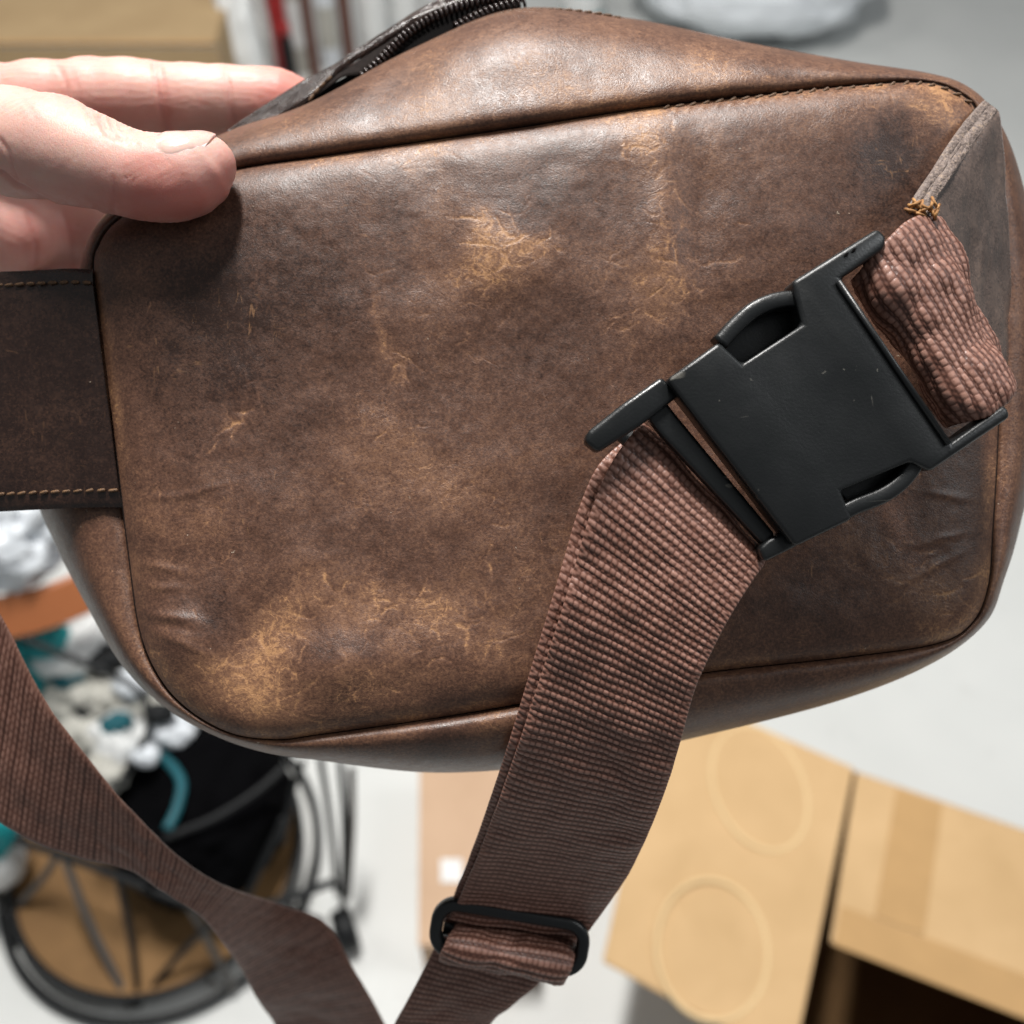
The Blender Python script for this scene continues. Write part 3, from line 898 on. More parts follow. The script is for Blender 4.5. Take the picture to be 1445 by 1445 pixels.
# ------------------------------------------------------------------ the hand
CH = {
    'thumb': [(-150, 165, .268, 98), (-50, 188, .252, 77), (25, 202, .243, 70), (80, 211, .2385, 69), (125, 226, .2365, 61), (155, 237, .2358, 56), (200, 249, .2352, 54), (240, 252, .2352, 53), (268, 246, .2355, 49), (287, 236, .2360, 41), (296, 229, .2364, 28)],
    'index': [(-190, 215, .305, 95), (-80, 172, .297, 72), (-20, 158, .293, 62), (60, 147, .292, 55), (130, 141, .292, 52), (185, 140, .292, 50), (222, 142, .292, 47), (270, 144, .2925, 47), (318, 144, .293, 45), (365, 146, .294, 45), (398, 148, .2945, 43), (424, 150, .295, 33)],
    'middle': [(-200, 300, .318, 90), (-90, 300, .318, 72), (0, 305, .318, 60), (80, 318, .318, 55), (160, 322, .319, 50), (240, 320, .320, 46), (300, 318, .322, 34)],
    'ring': [(-200, 400, .325, 85), (-60, 400, .326, 62), (40, 405, .326, 52), (140, 405, .327, 46), (230, 402, .329, 40), (270, 402, .329, 28)],
    'little': [(-210, 480, .325, 70), (-70, 490, .328, 52), (30, 490, .329, 42), (130, 490, .330, 36), (180, 490, .330, 26)],
    'palm': [(-260, 250, .290, 150), (-190, 290, .296, 125), (-100, 330, .300, 90), (-20, 335, .302, 66), (30, 330, .305, 50)],
    'palm2': [(-260, 390, .300, 150), (-150, 400, .308, 100), (-60, 405, .315, 70)],
    'wrist': [(-250, 300, .293, 160), (-420, 340, .295, 150), (-640, 390, .300, 150)],
}


def hand_sdf(P):
    res = None
    for name, ch in CH.items():
        c = np.asarray(ch, float)
        C3 = Va(c[:, :3]); rr = c[:, 3] / 1445 * c[:, 2]
        dch = None
        for i in range(len(C3) - 1):
            a, b = C3[i], C3[i + 1]
            ab = b - a
            tq = np.clip(((P - a) @ ab) / (ab @ ab), 0, 1)
            d = np.linalg.norm(P - a - tq[..., None] * ab, axis=-1) - (rr[i] + (rr[i + 1] - rr[i]) * tq)
            if dch is None: dch = d
            else:
                k = .0035
                h = np.clip(.5 + .5 * (dch - d) / k, 0, 1)
                dch = dch * (1 - h) + d * h - k * h * (1 - h)
        if res is None: res = dch
        else:
            k = .0042 if name != 'wrist' else .02
            h = np.clip(.5 + .5 * (res - dch) / k, 0, 1)
            res = res * (1 - h) + dch * h - k * h * (1 - h)
    return res


def surface_nets(fn, lo, hi, step):
    n = np.ceil((hi - lo) / step).astype(int) + 1
    ax = [lo[i] + step * np.arange(n[i]) for i in range(3)]
    K = 6                                            # coarse pass first, then only the cells near the skin
    cg = np.stack(np.meshgrid(*[a[K // 2::K] if len(a[K // 2::K]) else a[:1] for a in ax], indexing='ij'), -1)
    Dc = fn(cg)
    ix = [np.minimum(np.arange(n[i]) // K, Dc.shape[i] - 1) for i in range(3)]
    D = Dc[np.ix_(*ix)]
    near = np.abs(D) < step * K * 1.25
    I0 = np.argwhere(near)
    D[near] = fn(lo + step * I0)
    ins = D < 0
    c = np.zeros((n[0] - 1, n[1] - 1, n[2] - 1), int)
    off = [(a, b, d) for a in (0, 1) for b in (0, 1) for d in (0, 1)]
    sl = lambda o, k: slice(o, k - 1 + o)
    for a, b, d in off:
        c += ins[sl(a, n[0]), sl(b, n[1]), sl(d, n[2])]
    act = (c > 0) & (c < 8)
    idx = -np.ones(act.shape, int); idx[act] = np.arange(act.sum())
    I = np.argwhere(act)
    acc = np.zeros((len(I), 3)); cnt = np.zeros(len(I))
    for a in off:
        for ax_ in range(3):
            if a[ax_] == 1: continue
            b = list(a); b[ax_] = 1
            d0 = D[I[:, 0] + a[0], I[:, 1] + a[1], I[:, 2] + a[2]]; d1 = D[I[:, 0] + b[0], I[:, 1] + b[1], I[:, 2] + b[2]]
            x = (d0 < 0) != (d1 < 0)
            tq = np.where(x, d0 / (d0 - d1 + 1e-15), 0)
            p = np.tile(np.array(a, float), (len(I), 1)); p[:, ax_] += tq
            acc[x] += p[x]; cnt[x] += 1
    Vt = lo + step * (I + acc / cnt[:, None])
    Fs = []
    for ax_ in range(3):
        u, v = [(1, 2), (2, 0), (0, 1)][ax_]
        s0 = [slice(None)] * 3; s1 = [slice(None)] * 3
        s0[ax_] = slice(0, -1); s1[ax_] = slice(1, None)
        ch = ins[tuple(s0)] != ins[tuple(s1)]
        E = np.argwhere(ch)
        ok = (E[:, u] > 0) & (E[:, v] > 0) & (E[:, u] < n[u] - 1) & (E[:, v] < n[v] - 1)
        E = E[ok]
        sgn = ins[tuple(s0)][E[:, 0], E[:, 1], E[:, 2]]
        q = []
        for du, dv in ((-1, -1), (0, -1), (0, 0), (-1, 0)):
            e2 = E.copy(); e2[:, u] += du; e2[:, v] += dv
            q.append(idx[e2[:, 0], e2[:, 1], e2[:, 2]])
        q = np.stack(q, 1)
        q[~sgn] = q[~sgn][:, ::-1]
        Fs.append(q)
    return Vt, np.concatenate(Fs)


lo = np.array([-.215, .045, -.112]); hi = np.array([-.050, .130, .030])
HV, HF = surface_nets(hand_sdf, lo, hi, .00072)
# project exactly, get normals
def sdf_grad(P):
    e = 2e-4
    g = np.stack([hand_sdf(P + np.eye(3)[k] * e) - hand_sdf(P - np.eye(3)[k] * e) for k in range(3)], -1)
    return g / (np.linalg.norm(g, axis=-1, keepdims=True) + 1e-12)


for _ in range(2):
    Nh = sdf_grad(HV); HV = HV - Nh * hand_sdf(HV)[:, None]
Nh = sdf_grad(HV)
hx, hy = toPX(HV)
hd = D0 - HV[:, 2]


def polydist(x, y, pts):
    best = np.full(x.shape, 1e9)
    for (ax_, ay), (bx_, by_) in zip(pts[:-1], pts[1:]):
        vx, vy = bx_ - ax_, by_ - ay
        tq = np.clip(((x - ax_) * vx + (y - ay) * vy) / (vx * vx + vy * vy), 0, 1)
        best = np.minimum(best, np.hypot(x - ax_ - tq * vx, y - ay - tq * vy))
    return best


disp = np.zeros(len(HV)); red = np.zeros(len(HV))
isT = hd < .262
Qh = np.stack([hx / 1000, hy / 1000, hd * 4], -1)
jx = hx + 3 * fbm(Qh, 40, 2, 70); jy = hy + 3 * fbm(Qh, 40, 2, 71)
for pts, wd, dp, front in [
        ([(0, 242), (22, 258), (50, 276), (80, 292), (140, 302)], 5, .9, True), ([(140, 165), (148, 182), (160, 196)], 4, .7, True), ([(152, 170), (160, 186), (170, 200)], 3.5, .55, True), ([(132, 158), (138, 172), (150, 192)], 3.5, .4, True), ([(168, 178), (174, 190), (182, 204)], 3.5, .45, True),
        ([(120, 150), (128, 166), (132, 176)], 3.5, .35, True), ([(185, 184), (188, 196), (194, 206)], 3, .3, True), ([(178, 250), (205, 236), (232, 226)], 2.6, .22, True), ([(184, 258), (210, 242), (240, 230)], 2.4, .2, True), ([(176, 240), (200, 228), (225, 220)], 2.4, .2, True), ([(160, 250), (162, 275), (160, 296)], 4, .25, True),
        ([(0, 195), (14, 220), (24, 250)], 4, .4, True), ([(18, 130), (40, 150), (50, 170)], 4, .15, True),
        ([(216, 92), (222, 118), (228, 150), (238, 195)], 5, .9, False), ([(224, 92), (232, 118), (242, 195)], 4, .6, False), ([(318, 96), (322, 120), (328, 170)], 5, .6, False), ([(80, 95), (92, 120), (96, 150)], 5, .55, False), ([(100, 100), (108, 125), (112, 150)], 4, .3, False),
        ([(40, 300), (48, 330), (50, 380)], 6, .7, False), ([(90, 300), (98, 330), (100, 380)], 6, .5, False)]:
    dd = polydist(jx, jy, pts)
    sel = isT if front else ~isT
    disp -= np.where(sel, (dp * .7 if front else dp * .45) * .0013 * np.exp(-(dd / (wd * .62)) ** 2), 0)
    red += np.where(sel, .30 * dp * np.exp(-(dd / (wd * 1.6)) ** 2), 0)
# plump pads between the joints
disp += .0005 * np.where(isT, g2(hx, hy, 245, 285, 60, 30), 0) + .0003 * np.where(~isT, g2(hx, hy, 275, 130, 40, 60) + g2(hx, hy, 160, 125, 50, 60), 0)
disp += .00010 * fbm(np.stack([HV[:, 0], HV[:, 1], HV[:, 2]], -1), 180, 3, 77)
# wrinkles over the back of the thumb joint and fine lines along the finger
wr = np.sin((hx * .94 + hy * -.25) * .6 + 2.5 * fbm(Qh, 30, 2, 80)) * g2(hx, hy, 150, 180, 40, 26)
disp += np.where(isT, .00008 * wr, 0)
disp += np.where(~isT, .00006 * np.sin(hy * 1.1 + 6 * fbm(Qh, 22, 2, 81)), .00005 * np.sin((hx * .5 + hy * .87) * 1.0 + 5 * fbm(Qh, 26, 2, 82)))
red += np.where(isT, 1.0 * g2(hx, hy, 240, 285, 90, 40) + .35 * g2(hx, hy, 100, 285, 90, 26) + .35 * g2(hx, hy, 322, 250, 20, 40) + .25 * g2(hx, hy, 215, 225, 40, 20), .75 * g2(hx, hy, 400, 130, 60, 50) + .0 + .35 * g2(hx, hy, 60, 150, 90, 60) + .45 * g2(hx, hy, 60, 350, 90, 60) + .3 * g2(hx, hy, 180, 170, 80, 30))
red += .22 + .16 * fbm(Qh, 16, 3, 84)
HV2 = HV + Nh * disp[:, None]

t = NT('skin')
rd = t.attr('red')
n = t.noise(160, 4, .6); n2 = t.noise(900, 3, .6)
v = t.math('MULTIPLY_ADD', t.math('SUBTRACT', n, .5), .5, rd)
c = t.ramp(v, [(0.0, (.63, .42, .355)), (.35, (.60, .335, .285)), (1.0, (.54, .19, .155))])
lines = t.voro(1500, co=t.warp(700, .0015))
lin2 = t.noise(800, 3, .5, .4, stretch=(.25, 1, 1))
b1 = t.bump(t.math('ADD', t.mapr(lines, 0, .12, 0, 1), lin2), .16, .0003)
b2 = t.bump(n2, .10, .0003, b1)
M['skin'] = t.set(col=c, rough=t.mapr(n2, .3, .7, .40, .56), spec=.42, sss=.6, nor=b2)
t.b.inputs['Subsurface Radius'].default_value = (1, .35, .2)
t.b.inputs['Subsurface Scale'].default_value = .0055
t = NT('nail')
M['nail'] = t.set(col=t.ramp(t.noise(120, 2), [(.3, (.66, .43, .37)), (.7, (.72, .51, .45))]), rough=.16, spec=.6, coat=.5, sss=.2, nor=t.bump(t.noise(500, 2, .5, 0, stretch=(.08, 1, 1)), .1, .0003))
t.b.inputs['Subsurface Scale'].default_value = .002

hand = new_obj('hand', HV2, HF, M['skin'])
hand.matrix_world = BAGM
tag(hand, 'fair-skinned hand gripping the top left corner of the leather bag, thumb in front', 'hand')
set_attr(hand, 'red', np.clip(red, 0, 1.2))

# thumb nail, laid on the surface of the thumb
NA, NBn = 36, 30
aa = np.linspace(0, 1, NA)[:, None]; bb = np.linspace(-1, 1, NBn)[None]
cl = np.asarray([(226, 252, .2352), (256, 250, .2354), (284, 238, .2358), (305, 227, .2363)])
in0 = .34 * (1 - np.sqrt(1 - (bb * .98) ** 2)); in1 = .20 * (1 - np.sqrt(1 - (bb * .95) ** 2))
ta = in0 + aa * (1 - in0 - in1)                      # rounded base and free edge
c3 = Va(np.stack([np.interp(ta * 3, np.arange(4), cl[:, k]) for k in range(3)], -1))
ph = np.radians(53 + 43 * bb) + 0 * ta
dirv = np.stack([.06 + .06 * ta ** 3, np.sin(ph), np.cos(ph)], -1); dirv /= np.linalg.norm(dirv, axis=-1, keepdims=True)
lo_t = np.zeros_like(ta); hi_t = lo_t + .02
for _ in range(18):
    m_ = .5 * (lo_t + hi_t)
    ins_ = hand_sdf(c3 + dirv * m_[..., None]) < 0
    lo_t = np.where(ins_, m_, lo_t); hi_t = np.where(ins_, hi_t, m_)
lift = (.00042 + .00018 * ta * (1 - .8 * np.abs(bb) ** 3)) * (1 - np.abs(bb) ** 4) - .0002 * np.abs(bb) ** 8
q_ = np.clip(aa / .16, 0, 1); lift = lift * (q_ * q_ * (3 - 2 * q_)) - .00012 * (1 - q_)
top = c3 + dirv * (lo_t + lift)[..., None]; bot = c3 + dirv * (lo_t - .0006)[..., None]
ring = np.concatenate([top, bot[:, ::-1]], 1)
F = grid_faces(NA, 2 * NBn, False, True).tolist() + [list(range(2 * NBn))[::-1], [(NA - 1) * 2 * NBn + k for k in range(2 * NBn)]]
nail = new_obj('thumbnail', ring.reshape(-1, 3), F, M['nail'], hand)
bm = bmesh.new(); bm.from_mesh(nail.data); bmesh.ops.recalc_face_normals(bm, faces=bm.faces); bm.to_mesh(nail.data); bm.free()

# ------------------------------------------------------------------ things on the floor behind, out of focus
def cardboard(name, c0, c1):
    t = NT(name)
    n = t.noise(9, 5, .6, .3); n2 = t.noise(120, 3, .6, 0, stretch=(1, 1, .1))
    return t.set(col=t.mix(t.math('MULTIPLY', n2, .3), t.ramp(n, [(.3, c0), (.7, c1)]), c0), rough=.75, spec=.3, nor=t.bump(n2, .15, .001))


def plain(name, c, rough=.5, spec=.4, **k):
    t = NT(name)
    n = t.noise(18, 4, .6)
    return t.set(col=t.ramp(n, [(.25, tuple(x * .85 for x in c)), (.75, c)]), rough=rough, spec=spec, **k)


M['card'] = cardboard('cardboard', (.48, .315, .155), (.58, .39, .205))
M['card_far'] = cardboard('dull_cardboard', (.34, .235, .125), (.42, .30, .165))
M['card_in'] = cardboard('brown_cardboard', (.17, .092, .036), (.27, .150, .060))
M['card_light_tint'] = cardboard('light_tinted_cardboard', (.50, .335, .22), (.58, .40, .27))  # pinkish cast of the light put into the cardboard colour
M['clear_tape'] = plain('packing_tape', (.50, .31, .14), .12, .7)
M['paper'] = plain('white_paper', (.80, .81, .80), .6)
M['white_film'] = plain('white_plastic_film', (.74, .78, .82), .28, .55)
M['grey_film'] = plain('pale_blue_plastic', (.80, .84, .88), .4, .4)
M['wire'] = plain('black_wire', (.010, .011, .012), .5, .25)
M['wire_pale'] = plain('worn_wire', (.085, .08, .075), .45)
M['black_cloth'] = plain('black_cloth', (.003, .003, .0035), .95, .02)
M['teal'] = plain('teal_cloth', (.015, .30, .32), .5)
M['teal_dark'] = plain('dark_teal_cord', (.008, .10, .125), .5)
M['orange'] = plain('orange_brown_band', (.42, .145, .055), .45)
M['red'] = plain('red_plastic', (.36, .022, .022), .35)
M['brown'] = plain('brown_plastic', (.12, .045, .03), .4)
M['cream'] = plain('greyish_stone', (.50, .49, .44), .6)
M['green'] = plain('pale_green_plastic', (.30, .42, .33), .4)
t = NT('clear_plastic')
M['clear'] = t.set(col=(.92, .88, .86), rough=.12, trans=.85, ior=1.2)


def npv(v): return np.array(v[:])


def slab(name, quad, thick, mat, parent=None, bevel=.0015):
    """four world corners, thickness downwards along the quad's normal"""
    q = [Vector(p) for p in quad]
    nrm = (q[1] - q[0]).cross(q[3] - q[0]).normalized()
    if nrm.z < 0: nrm = -nrm
    bm = bmesh.new()
    a = [bm.verts.new(p) for p in q]; b = [bm.verts.new(p - nrm * thick) for p in q]
    bm.faces.new(a); bm.faces.new(b[::-1])
    for i in range(4): bm.faces.new((a[i], b[i], b[(i + 1) % 4], a[(i + 1) % 4]))
    bmesh.ops.recalc_face_normals(bm, faces=bm.faces)
    bmesh.ops.bevel(bm, geom=bm.edges[:], offset=bevel, segments=2, affect='EDGES')
    o = bm_obj(name, bm, mat)
    if parent is not None:
        o.parent = parent; o.matrix_parent_inverse = parent.matrix_world.inverted()
    return o


def world_tube(name, pts, rad, mat, parent=None, closed=False, seg=10):
    v, F = tube([npv(Vector(p)) for p in pts], rad, seg, closed)
    o = new_obj(name, v, F, mat)
    if parent is not None:
        o.parent = parent; o.matrix_parent_inverse = parent.matrix_world.inverted()
    return o


def at_loc(p): return Matrix.Translation(Vector(p))


# --- open carton, lower right
ZT = .30
Fc = floor_at(1203, 1086, ZT); Nn_ = floor_at(1122, 1480, ZT)
e1 = (Nn_ - Fc).normalized()
e2 = Vector((-e1.y, e1.x, 0))
if e2.x < 0: e2 = -e2
LW, LD = .42, .36                                   # along the left rim, along the far rim
W_ = Fc + e1 * LW; X_ = Fc + e2 * LD; Y_ = X_ + e1 * LW
box = thing('open_carton', 'open cardboard box with one flap folded out, lower right on the floor', 'box', at_loc((Fc.x, Fc.y, 0)))
dn = Vector((0, 0, -ZT + .004))
i1, i2 = e1 * .004, e2 * .004
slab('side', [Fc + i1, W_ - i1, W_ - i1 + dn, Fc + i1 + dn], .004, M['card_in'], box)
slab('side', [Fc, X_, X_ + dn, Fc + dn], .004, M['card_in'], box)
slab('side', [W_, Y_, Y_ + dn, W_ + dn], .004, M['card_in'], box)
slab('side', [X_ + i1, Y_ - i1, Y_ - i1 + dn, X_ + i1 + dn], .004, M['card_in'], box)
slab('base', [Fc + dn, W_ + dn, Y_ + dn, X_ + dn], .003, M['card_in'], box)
up = Vector((0, 0, .006))
# folded-out flap with its scored ovals
fl_o = -e2 * .232 + Vector((0, 0, -.035))
fq = [Fc + up, floor_at(1116, 1505, ZT) + up, floor_at(850, 1356, ZT - .035), floor_at(936, 966, ZT - .035)]
flap = slab('flap', fq, .005, M['card'], box)
M['score'] = cardboard('scored_cardboard', (.60, .435, .235), (.68, .50, .28))
fn = (fq[1] - fq[0]).cross(fq[3] - fq[0]).normalized()
if fn.z < 0: fn = -fn


def on_flap(px, py):
    o_ = cam.location; d_ = floor_at(px, py, 0) - o_
    return o_ + d_ * ((fq[0] - o_).dot(fn) / d_.dot(fn))


for (ox, oy, rx, ry, ta_) in ((1072, 1112, 62, 92, -.42), (1005, 1340, 78, 100, -.15)):
    pts = []
    for k in range(48):
        a = 2 * math.pi * k / 48
        x_, y_ = rx * math.cos(a), ry * math.sin(a)
        pts.append(on_flap(ox + x_ * math.cos(ta_) - y_ * math.sin(ta_), oy + x_ * math.sin(ta_) + y_ * math.cos(ta_)) - fn * (.0031 + .0006 * math.sin(2 * a + oy)))
    o = world_tube('scored_oval', pts, .0035, M['score'], None, True, 6)
    o.parent = flap; o.matrix_parent_inverse = flap.matrix_world.inverted()
# closed far flap, tape along its free edge
du = e1 * .205
slab('flap', [Fc + up + i1 + i2, X_ + up + i1, X_ + up + du, Fc + up + du + i2 * 3], .005, M['card'], box)
tp = Vector((0, 0, .0065 + .0012))
slab('tape', [Fc + tp + du * .80 + i2 * 4, X_ + tp + du * .80, X_ + tp + du * 1.01, Fc + tp + du * 1.01 + i2 * 4], .001, M['clear_tape'], box, .0002)
slab('tape', [Fc + tp + du * .04 + e2 * .05, Fc + tp + du * .04 + e2 * .10, Fc + tp + du * .79 + e2 * .10, Fc + tp + du * .79 + e2 * .05], .001, M['clear_tape'], box, .0002)
# near and right flaps close the rest of the top
slab('flap', [Y_ + up, X_ + up + du * 1.03, X_ + up + du * 1.03 - e2 * .10, Y_ + up - e2 * .10], .005, M['card'], box)

# --- low carton whose top shows behind the hanging strap
q = [floor_at(592, 1075, .13), floor_at(770, 1070, .13), floor_at(760, 1335, .13), floor_at(590, 1335, .13)]
lc = thing('low_carton', 'low cardboard box, pinkish from painted light, with small white sticker behind the hanging strap', 'box', at_loc((q[0].x, q[0].y, 0)))
slab('top', q, .004, M['card_light_tint'], lc)
for k in range(4):
    a, b = q[k], q[(k + 1) % 4]
    c = (q[0] + q[1] + q[2] + q[3]) / 4
    a2, b2 = a.lerp(c, .02), b.lerp(c, .02)
    dz = Vector((0, 0, -.0045)); df = Vector((0, 0, -.128))
    slab('side', [a2 + dz, b2 + dz, b2 + df, a2 + df], .003, M['card_light_tint'], lc, .0008)
slab('sticker', [floor_at(622, 1212, .1315), floor_at(652, 1212, .1315), floor_at(652, 1245, .1315), floor_at(622, 1245, .1315)], .0008, M['paper'], lc, .0001)

# --- big carton, upper left
e = floor_at(306, 62, .45)
y0 = e.y; xr = e.x
bc = thing('large_carton', 'large dull cardboard box at the back behind the fingers, upper left', 'box', at_loc((xr - .5, y0, 0)))
slab('top', [(xr - 1.2, y0, .45), (xr, y0, .45), (xr - .03, y0 + .42, .45), (xr - 1.2, y0 + .42, .45)], .006, M['card_far'], bc, .003)
slab('front', [(xr - 1.2, y0 + .003, .443), (xr - .002, y0 + .003, .443), (xr - .002, y0 + .003, .002), (xr - 1.2, y0 + .003, .002)], .005, M['card_far'], bc)
slab('side', [(xr - .004, y0 + .009, .443), (xr - .034, y0 + .415, .443), (xr - .034, y0 + .415, .002), (xr - .004, y0 + .009, .002)], .005, M['card_far'], bc)
slab('tape', [(xr - 1.2, y0 - .004, .4520), (xr - .01, y0 - .004, .4520), (xr - .01, y0 + .014, .4520), (xr - 1.2, y0 + .014, .4520)], .0012, M['clear_tape'], bc, .0002)


def crumple(name, c, rad, amp, freq, mat, label, cat, seed, n=40, group=None, squash=None):
    th = np.linspace(0, math.pi, n)[:, None]; ph = np.linspace(0, 2 * math.pi, 2 * n, endpoint=False)[None]
    S = np.stack([np.sin(th) * np.cos(ph), np.sin(th) * np.sin(ph), np.cos(th) + 0 * ph], -1)
    r = 1 + amp * (1 - 2 * np.abs(fbm(S, freq, 3, seed))) + amp * .6 * vnoise(S, freq * .5, seed + 3)
    Pp = S * r[..., None] * np.asarray(rad)
    zmin = Pp[..., 2].min()
    Pp[..., 2] -= zmin
    o = new_obj(name, Pp.reshape(-1, 3), grid_faces(n, 2 * n, False, True), mat)
    o.location = c
    bm = bmesh.new(); bm.from_mesh(o.data); bmesh.ops.remove_doubles(bm, verts=bm.verts, dist=1e-5); bmesh.ops.recalc_face_normals(bm, faces=bm.faces); bm.to_mesh(o.data); bm.free()
    tag(o, label, cat, group)
    return o


p = floor_at(1070, 60, 0)
crumple('plastic_sack', (p.x, p.y + .12, 0.0), (.34, .24, .15), .13, 1.8, M['grey_film'], 'pale bluish crumpled plastic sack on the floor beyond the top of the bag', 'sack', 5, 60)
p = floor_at(318, 20, .42)
crumple('paper_scrap', (p.x + .02, p.y, 0), (.035, .05, .24), .25, 3, M['paper'], 'white crumpled paper beside the right end of the large cardboard box', 'paper', 9)


# bottles and jars standing beyond the bag
def bottle(px, py, wpx, hgt, mat, capmat, label, name='bottle', neck=.45, grp=None):
    p = floor_at(px, py, 0)
    dep = (CAMM.inverted() @ p).z * -1
    r = wpx / 2 / 1445 * dep
    t_ = thing(name, label, name.split('_')[-1], at_loc(p), grp)
    prof = [(0, .0), (r * .92, .0), (r, .01), (r, hgt * .72), (r * .93, hgt * .78), (r * neck, hgt * .86), (r * neck, hgt * .90), (0, hgt * .90)]
    sg = 24
    Vv = np.array([[(a * math.cos(2 * math.pi * k / sg), a * math.sin(2 * math.pi * k / sg), z) for k in range(sg)] for a, z in prof])
    new_obj('body', Vv.reshape(-1, 3), grid_faces(len(prof), sg, False, True, flip=True), mat, t_)
    rc = r * neck * 1.15
    prof = [(0, hgt * .885), (rc, hgt * .885), (rc, hgt * .99), (rc * .9, hgt), (0, hgt)]
    Vv = np.array([[(a * math.cos(2 * math.pi * k / sg), a * math.sin(2 * math.pi * k / sg), z) for k in range(sg)] for a, z in prof])
    new_obj('cap', Vv.reshape(-1, 3), grid_faces(len(prof), sg, False, True, flip=True), capmat, t_)
    if mat not in (M['clear'], M['brown'], M['red'], M['wire']):
        prof = [(r * 1.015, hgt * .22), (r * 1.02, hgt * .23), (r * 1.02, hgt * .58), (r * 1.015, hgt * .59)]
        Vv = np.array([[(a * math.cos(2 * math.pi * k / sg), a * math.sin(2 * math.pi * k / sg), z) for k in range(sg)] for a, z in prof])
        new_obj('paper_band', Vv.reshape(-1, 3), grid_faces(len(prof), sg, False, True, flip=True), M['paper'] if mat is not M['white_film'] else M['cream'], t_)
    return t_


bottle(362, 118, 66, .34, M['clear'], M['paper'], 'clear plastic jar standing just right of the large cardboard box', 'clear_jar', .8)
bottle(405, 108, 24, .30, M['red'], M['wire'], 'slim red bottle between the clear jar and the grey bottle', neck=.7)
bottle(428, 100, 24, .34, M['cream'], M['paper'], 'slim grey bottle just right of the red bottle', neck=.7)
bottle(447, 112, 16, .34, M['brown'], M['wire'], 'thin brown bottle beside the slim grey bottle', neck=.8)
bottle(470, 96, 26, .30, M['white_film'], M['teal'], 'white bottle with teal cap above the open zip', neck=.6)
bottle(496, 100, 18, .34, M['brown'], M['red'], 'thin brown bottle with red cap above the open zip', neck=.8)
bottle(530, 84, 40, .40, M['paper'], M['cream'], 'broad white bottle beyond the zip', neck=.6)
bottle(575, 70, 42, .40, M['grey_film'], M['paper'], 'pale blue-grey bottle, rightmost of the row beyond the zip', neck=.6)
bottle(820, 26, 60, .16, M['teal'], M['paper'], 'short teal bottle beyond the top edge of the bag', neck=.6)
bottle(417, 140, 18, .20, M['wire'], M['red'], 'short black bottle with red cap in front of the red bottle', neck=.8)
bottle(660, 60, 60, .34, M['brown'], M['wire'], 'wide brown bottle between the zip and the teal bottle', neck=.6)

# --- wire basket, lower left
BC = floor_at(228, 1205, .02); BR = .212
wb_ = thing('wire_basket', 'round black wire basket with orange-brown rim band on the floor, lower left', 'basket', at_loc((BC.x, BC.y, 0)))


def circ(c, r, z, n=64): return [(c.x + r * math.cos(2 * math.pi * k / n), c.y + r * math.sin(2 * math.pi * k / n), z) for k in range(n)]


def pxline(pts, n=40):
    """smooth world polyline through (px, py, height)"""
    w = np.array([npv(floor_at(x, y, z)) for x, y, z in pts])
    return catmull(w, n)


world_tube('base_ring', circ(BC, BR, .014), .0062, M['wire'], wb_, True)
world_tube('inner_ring', circ(BC, BR * .90, .040), .005, M['wire'], wb_, True)
c16 = floor_at(175, 1112, .17)
world_tube('middle_ring', pxline([(-60, 1150, .17), (0, 1178, .17), (83, 1205, .17), (166, 1236, .17), (266, 1275, .165), (335, 1284, .16), (400, 1270, .16), (470, 1245, .16)]), .0055, M['wire'], wb_)
for pts, m_ in [([(90, 1208, .17), (130, 1310, .09), (186, 1422, .014)], 'wire_pale'), ([(82, 1206, .17), (60, 1240, .1), (18, 1288, .02)], 'wire_pale'), ([(206, 1405, .02), (255, 1345, .08), (303, 1300, .16)], 'wire'), ([(340, 1284, .16), (372, 1215, .2), (400, 1155, .25)], 'wire'),
                ([(232, 1182, .24), (300, 1155, .24), (360, 1118, .24), (404, 1080, .24)], 'wire'), ([(30, 900, .40), (90, 925, .38), (150, 948, .36), (198, 978, .33), (210, 1026, .30), (190, 1070, .27), (165, 1108, .25)], 'wire'), ([(452, 1070, .28), (466, 1160, .2), (476, 1260, .06)], 'wire'), ([(496, 1085, .28), (496, 1170, .2), (490, 1265, .06)], 'wire_pale'), ([(480, 1075, .28), (486, 1170, .2), (484, 1300, .03)], 'wire'), ([(428, 1075, .26), (415, 1110, .22), (398, 1190, .18)], 'wire'),
                ([(166, 1236, .17), (186, 1330, .09), (196, 1420, .014)], 'wire'), ([(0, 1180, .17), (-5, 1250, .1), (20, 1330, .014)], 'wire'), ([(400, 1270, .16), (430, 1290, .1), (455, 1300, .02)], 'wire'), ([(266, 1275, .165), (300, 1340, .08), (330, 1398, .014)], 'wire_pale')]:
    world_tube('wire', pxline(pts), (.0042 if m_ == 'wire' else .0050), M[m_], wb_)
p = floor_at(487, 1312, .03)
v_, f_ = tube([(-.014, 0, 0), (-.010, 0, 0), (.010, 0, 0), (.014, 0, 0)], [.022, .028, .028, .022], 24)
o = new_obj('caster', v_, f_, M['wire']); o.location = (p.x, p.y, .03); o.rotation_euler = (0, 0, .4)
o.parent = wb_; o.matrix_parent_inverse = wb_.matrix_world.inverted()
# rim band
a = [npv(floor_at(x, y, z)) for x, y, z in ((-60, 862, .44), (0, 848, .44), (50, 836, .44), (100, 818, .44), (150, 792, .44), (200, 750, .44))]
b = [npv(floor_at(x, y, z)) for x, y, z in ((-60, 910, .40), (0, 903, .40), (50, 893, .40), (100, 876, .40), (150, 852, .40), (200, 810, .40))]
A = catmull(a, 40); B = catmull(b, 40)
off = np.array([0, .006, .002])
G = np.stack([A, B, B + off, A + off], 1)
o = new_obj('rim_band', G.reshape(-1, 3), grid_faces(40, 4, False, True), M['orange'], None, False)
o.parent = wb_; o.matrix_parent_inverse = wb_.matrix_world.inverted()
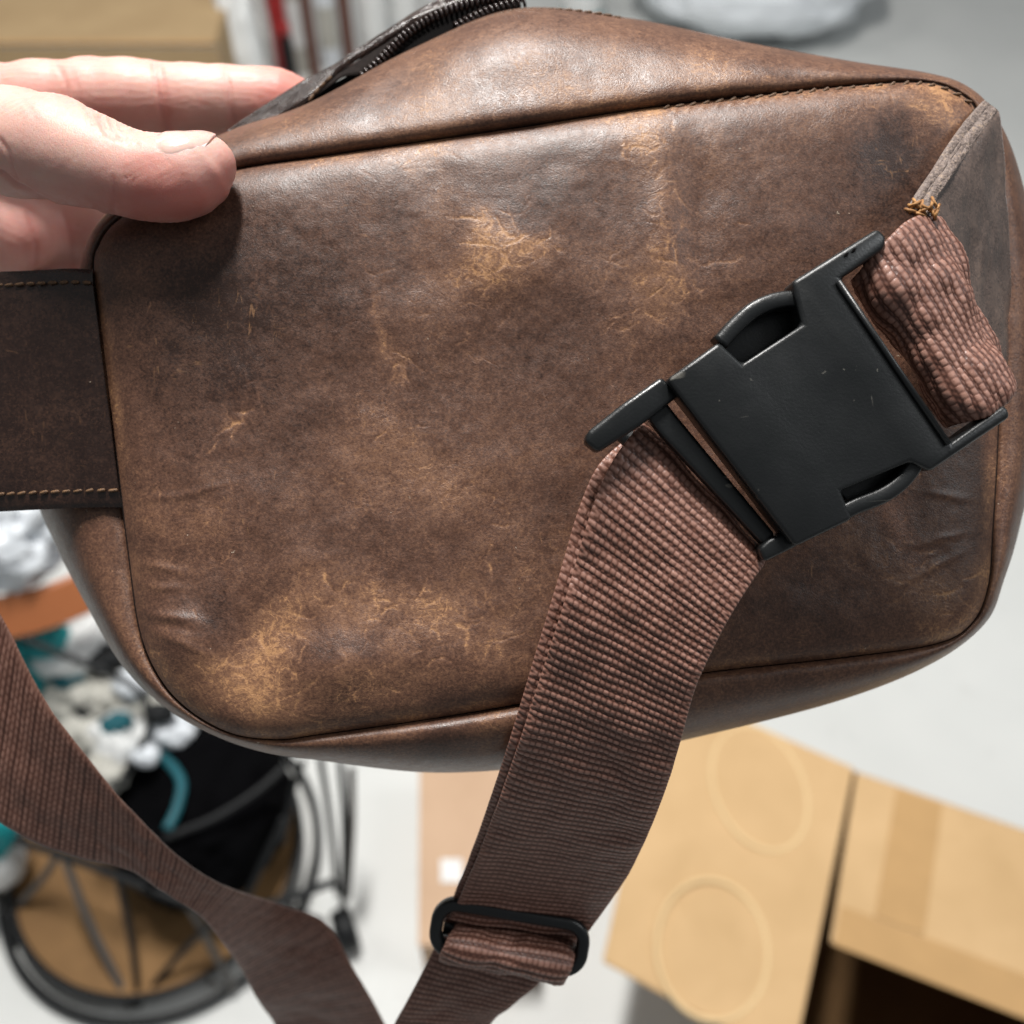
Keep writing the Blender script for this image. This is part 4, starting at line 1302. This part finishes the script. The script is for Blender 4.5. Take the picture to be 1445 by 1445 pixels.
# card tray in the bottom
sg = 48
prof = [(0, .030), (BR * .90, .030), (BR * .905, .033), (BR * .905, .036), (0, .036)]
Vv = np.array([[(r_ * math.cos(2 * math.pi * k / sg), r_ * math.sin(2 * math.pi * k / sg), z) for k in range(sg)] for r_, z in prof])
new_obj('base_board', Vv.reshape(-1, 3), grid_faces(len(prof), sg, False, True, flip=True), M['card_in'], wb_, False)

# contents
c0 = floor_at(300, 1165, .06)
crumple('black_bag', (c0.x, c0.y, .037), (.100, .115, .09), .16, 2.2, M['black_cloth'], 'limp black cloth bag lying in the wire basket', 'bag', 21, 44)
world = pxline([(214, 1060, .25), (240, 1078, .25), (256, 1105, .25), (250, 1140, .25), (236, 1170, .25)])
o = world_tube('cord', world, .0060, M['teal_dark']); tag(o, 'dark teal cord hanging over the black bag', 'cord')
crumple('plastic_bag', tuple(floor_at(20, 800, .40)), (.075, .07, .06), .35, 3.2, M['white_film'], 'shiny white crumpled plastic bag above the orange-brown rim of the wire basket', 'bag', 33, 44)
crumple('teal_cloth', tuple(floor_at(30, 960, .24)), (.055, .060, .05), .25, 2.5, M['teal'], 'bright teal cloth in the wire basket beside the left strap', 'cloth', 35)
crumple('teal_bag', tuple(floor_at(-15, 1190, .12)), (.05, .05, .05), .25, 2.5, M['teal'], 'teal bag end at the left edge of the picture below the strap', 'cloth', 36)
crumple('plastic_tub', tuple(floor_at(105, 925, .27)), (.055, .05, .035), .10, 2.0, M['paper'], 'smooth white plastic tub in the wire basket just below the rim band', 'tub', 37)
crumple('white_wrap', tuple(floor_at(15, 1235, .05)), (.035, .04, .05), .2, 2.0, M['paper'], 'white wrapper at the left edge below the teal cloth', 'wrapper', 38)
for k, (x, y, r_, m_, lb) in enumerate([(105, 985, .034, 'cream', 'rough grey lump nearest the white tub in the basket'), (150, 1000, .036, 'cream', 'largest pale lump in the basket, beside the bag corner'), (172, 1045, .034, 'paper', 'white lump between the black wire and the grey lumps'), (125, 1040, .028, 'cream', 'small grey lump against the left strap'),
                                         (200, 1010, .030, 'cream', 'grey lump half hidden behind the bag corner'), (240, 1030, .026, 'grey_film', 'pale shiny lump beside the black bag'), (145, 1085, .026, 'cream', 'lowest pale lump, next to the strap')]):
    p = floor_at(x, y, .25)
    crumple('lump', tuple(p - Vector((0, 0, r_))), (r_, r_ * .85, r_ * .8), .35, 2.8, M[m_], lb, 'rubble', 50 + k, 20, 'lumps in the wire basket')
for k, (x, y, z, r_, m_, lb) in enumerate([(62, 905, .34, .022, 'teal', 'small teal scrap under the rim band'), (150, 930, .30, .020, 'wire', 'small black scrap beside the white tub'), (120, 1010, .27, .016, 'wire', 'tiny black scrap among the grey lumps'),
                                            (185, 965, .30, .018, 'white_film', 'small silvery scrap against the bag corner'), (165, 1020, .29, .014, 'teal_dark', 'tiny dark teal scrap among the pale lumps'), (95, 955, .29, .016, 'teal_dark', 'small dark teal scrap beside the white tub'),
                                            (205, 1065, .27, .014, 'white_film', 'tiny silvery scrap beside the dark teal cord'), (225, 1005, .29, .014, 'wire', 'tiny black scrap half behind the bag corner')]):
    crumple('scrap', tuple(floor_at(x, y, z) - Vector((0, 0, r_))), (r_, r_ * .8, r_ * .7), .4, 2.6, M[m_], lb, 'scrap', 80 + k, 16, 'scraps in the wire basket')
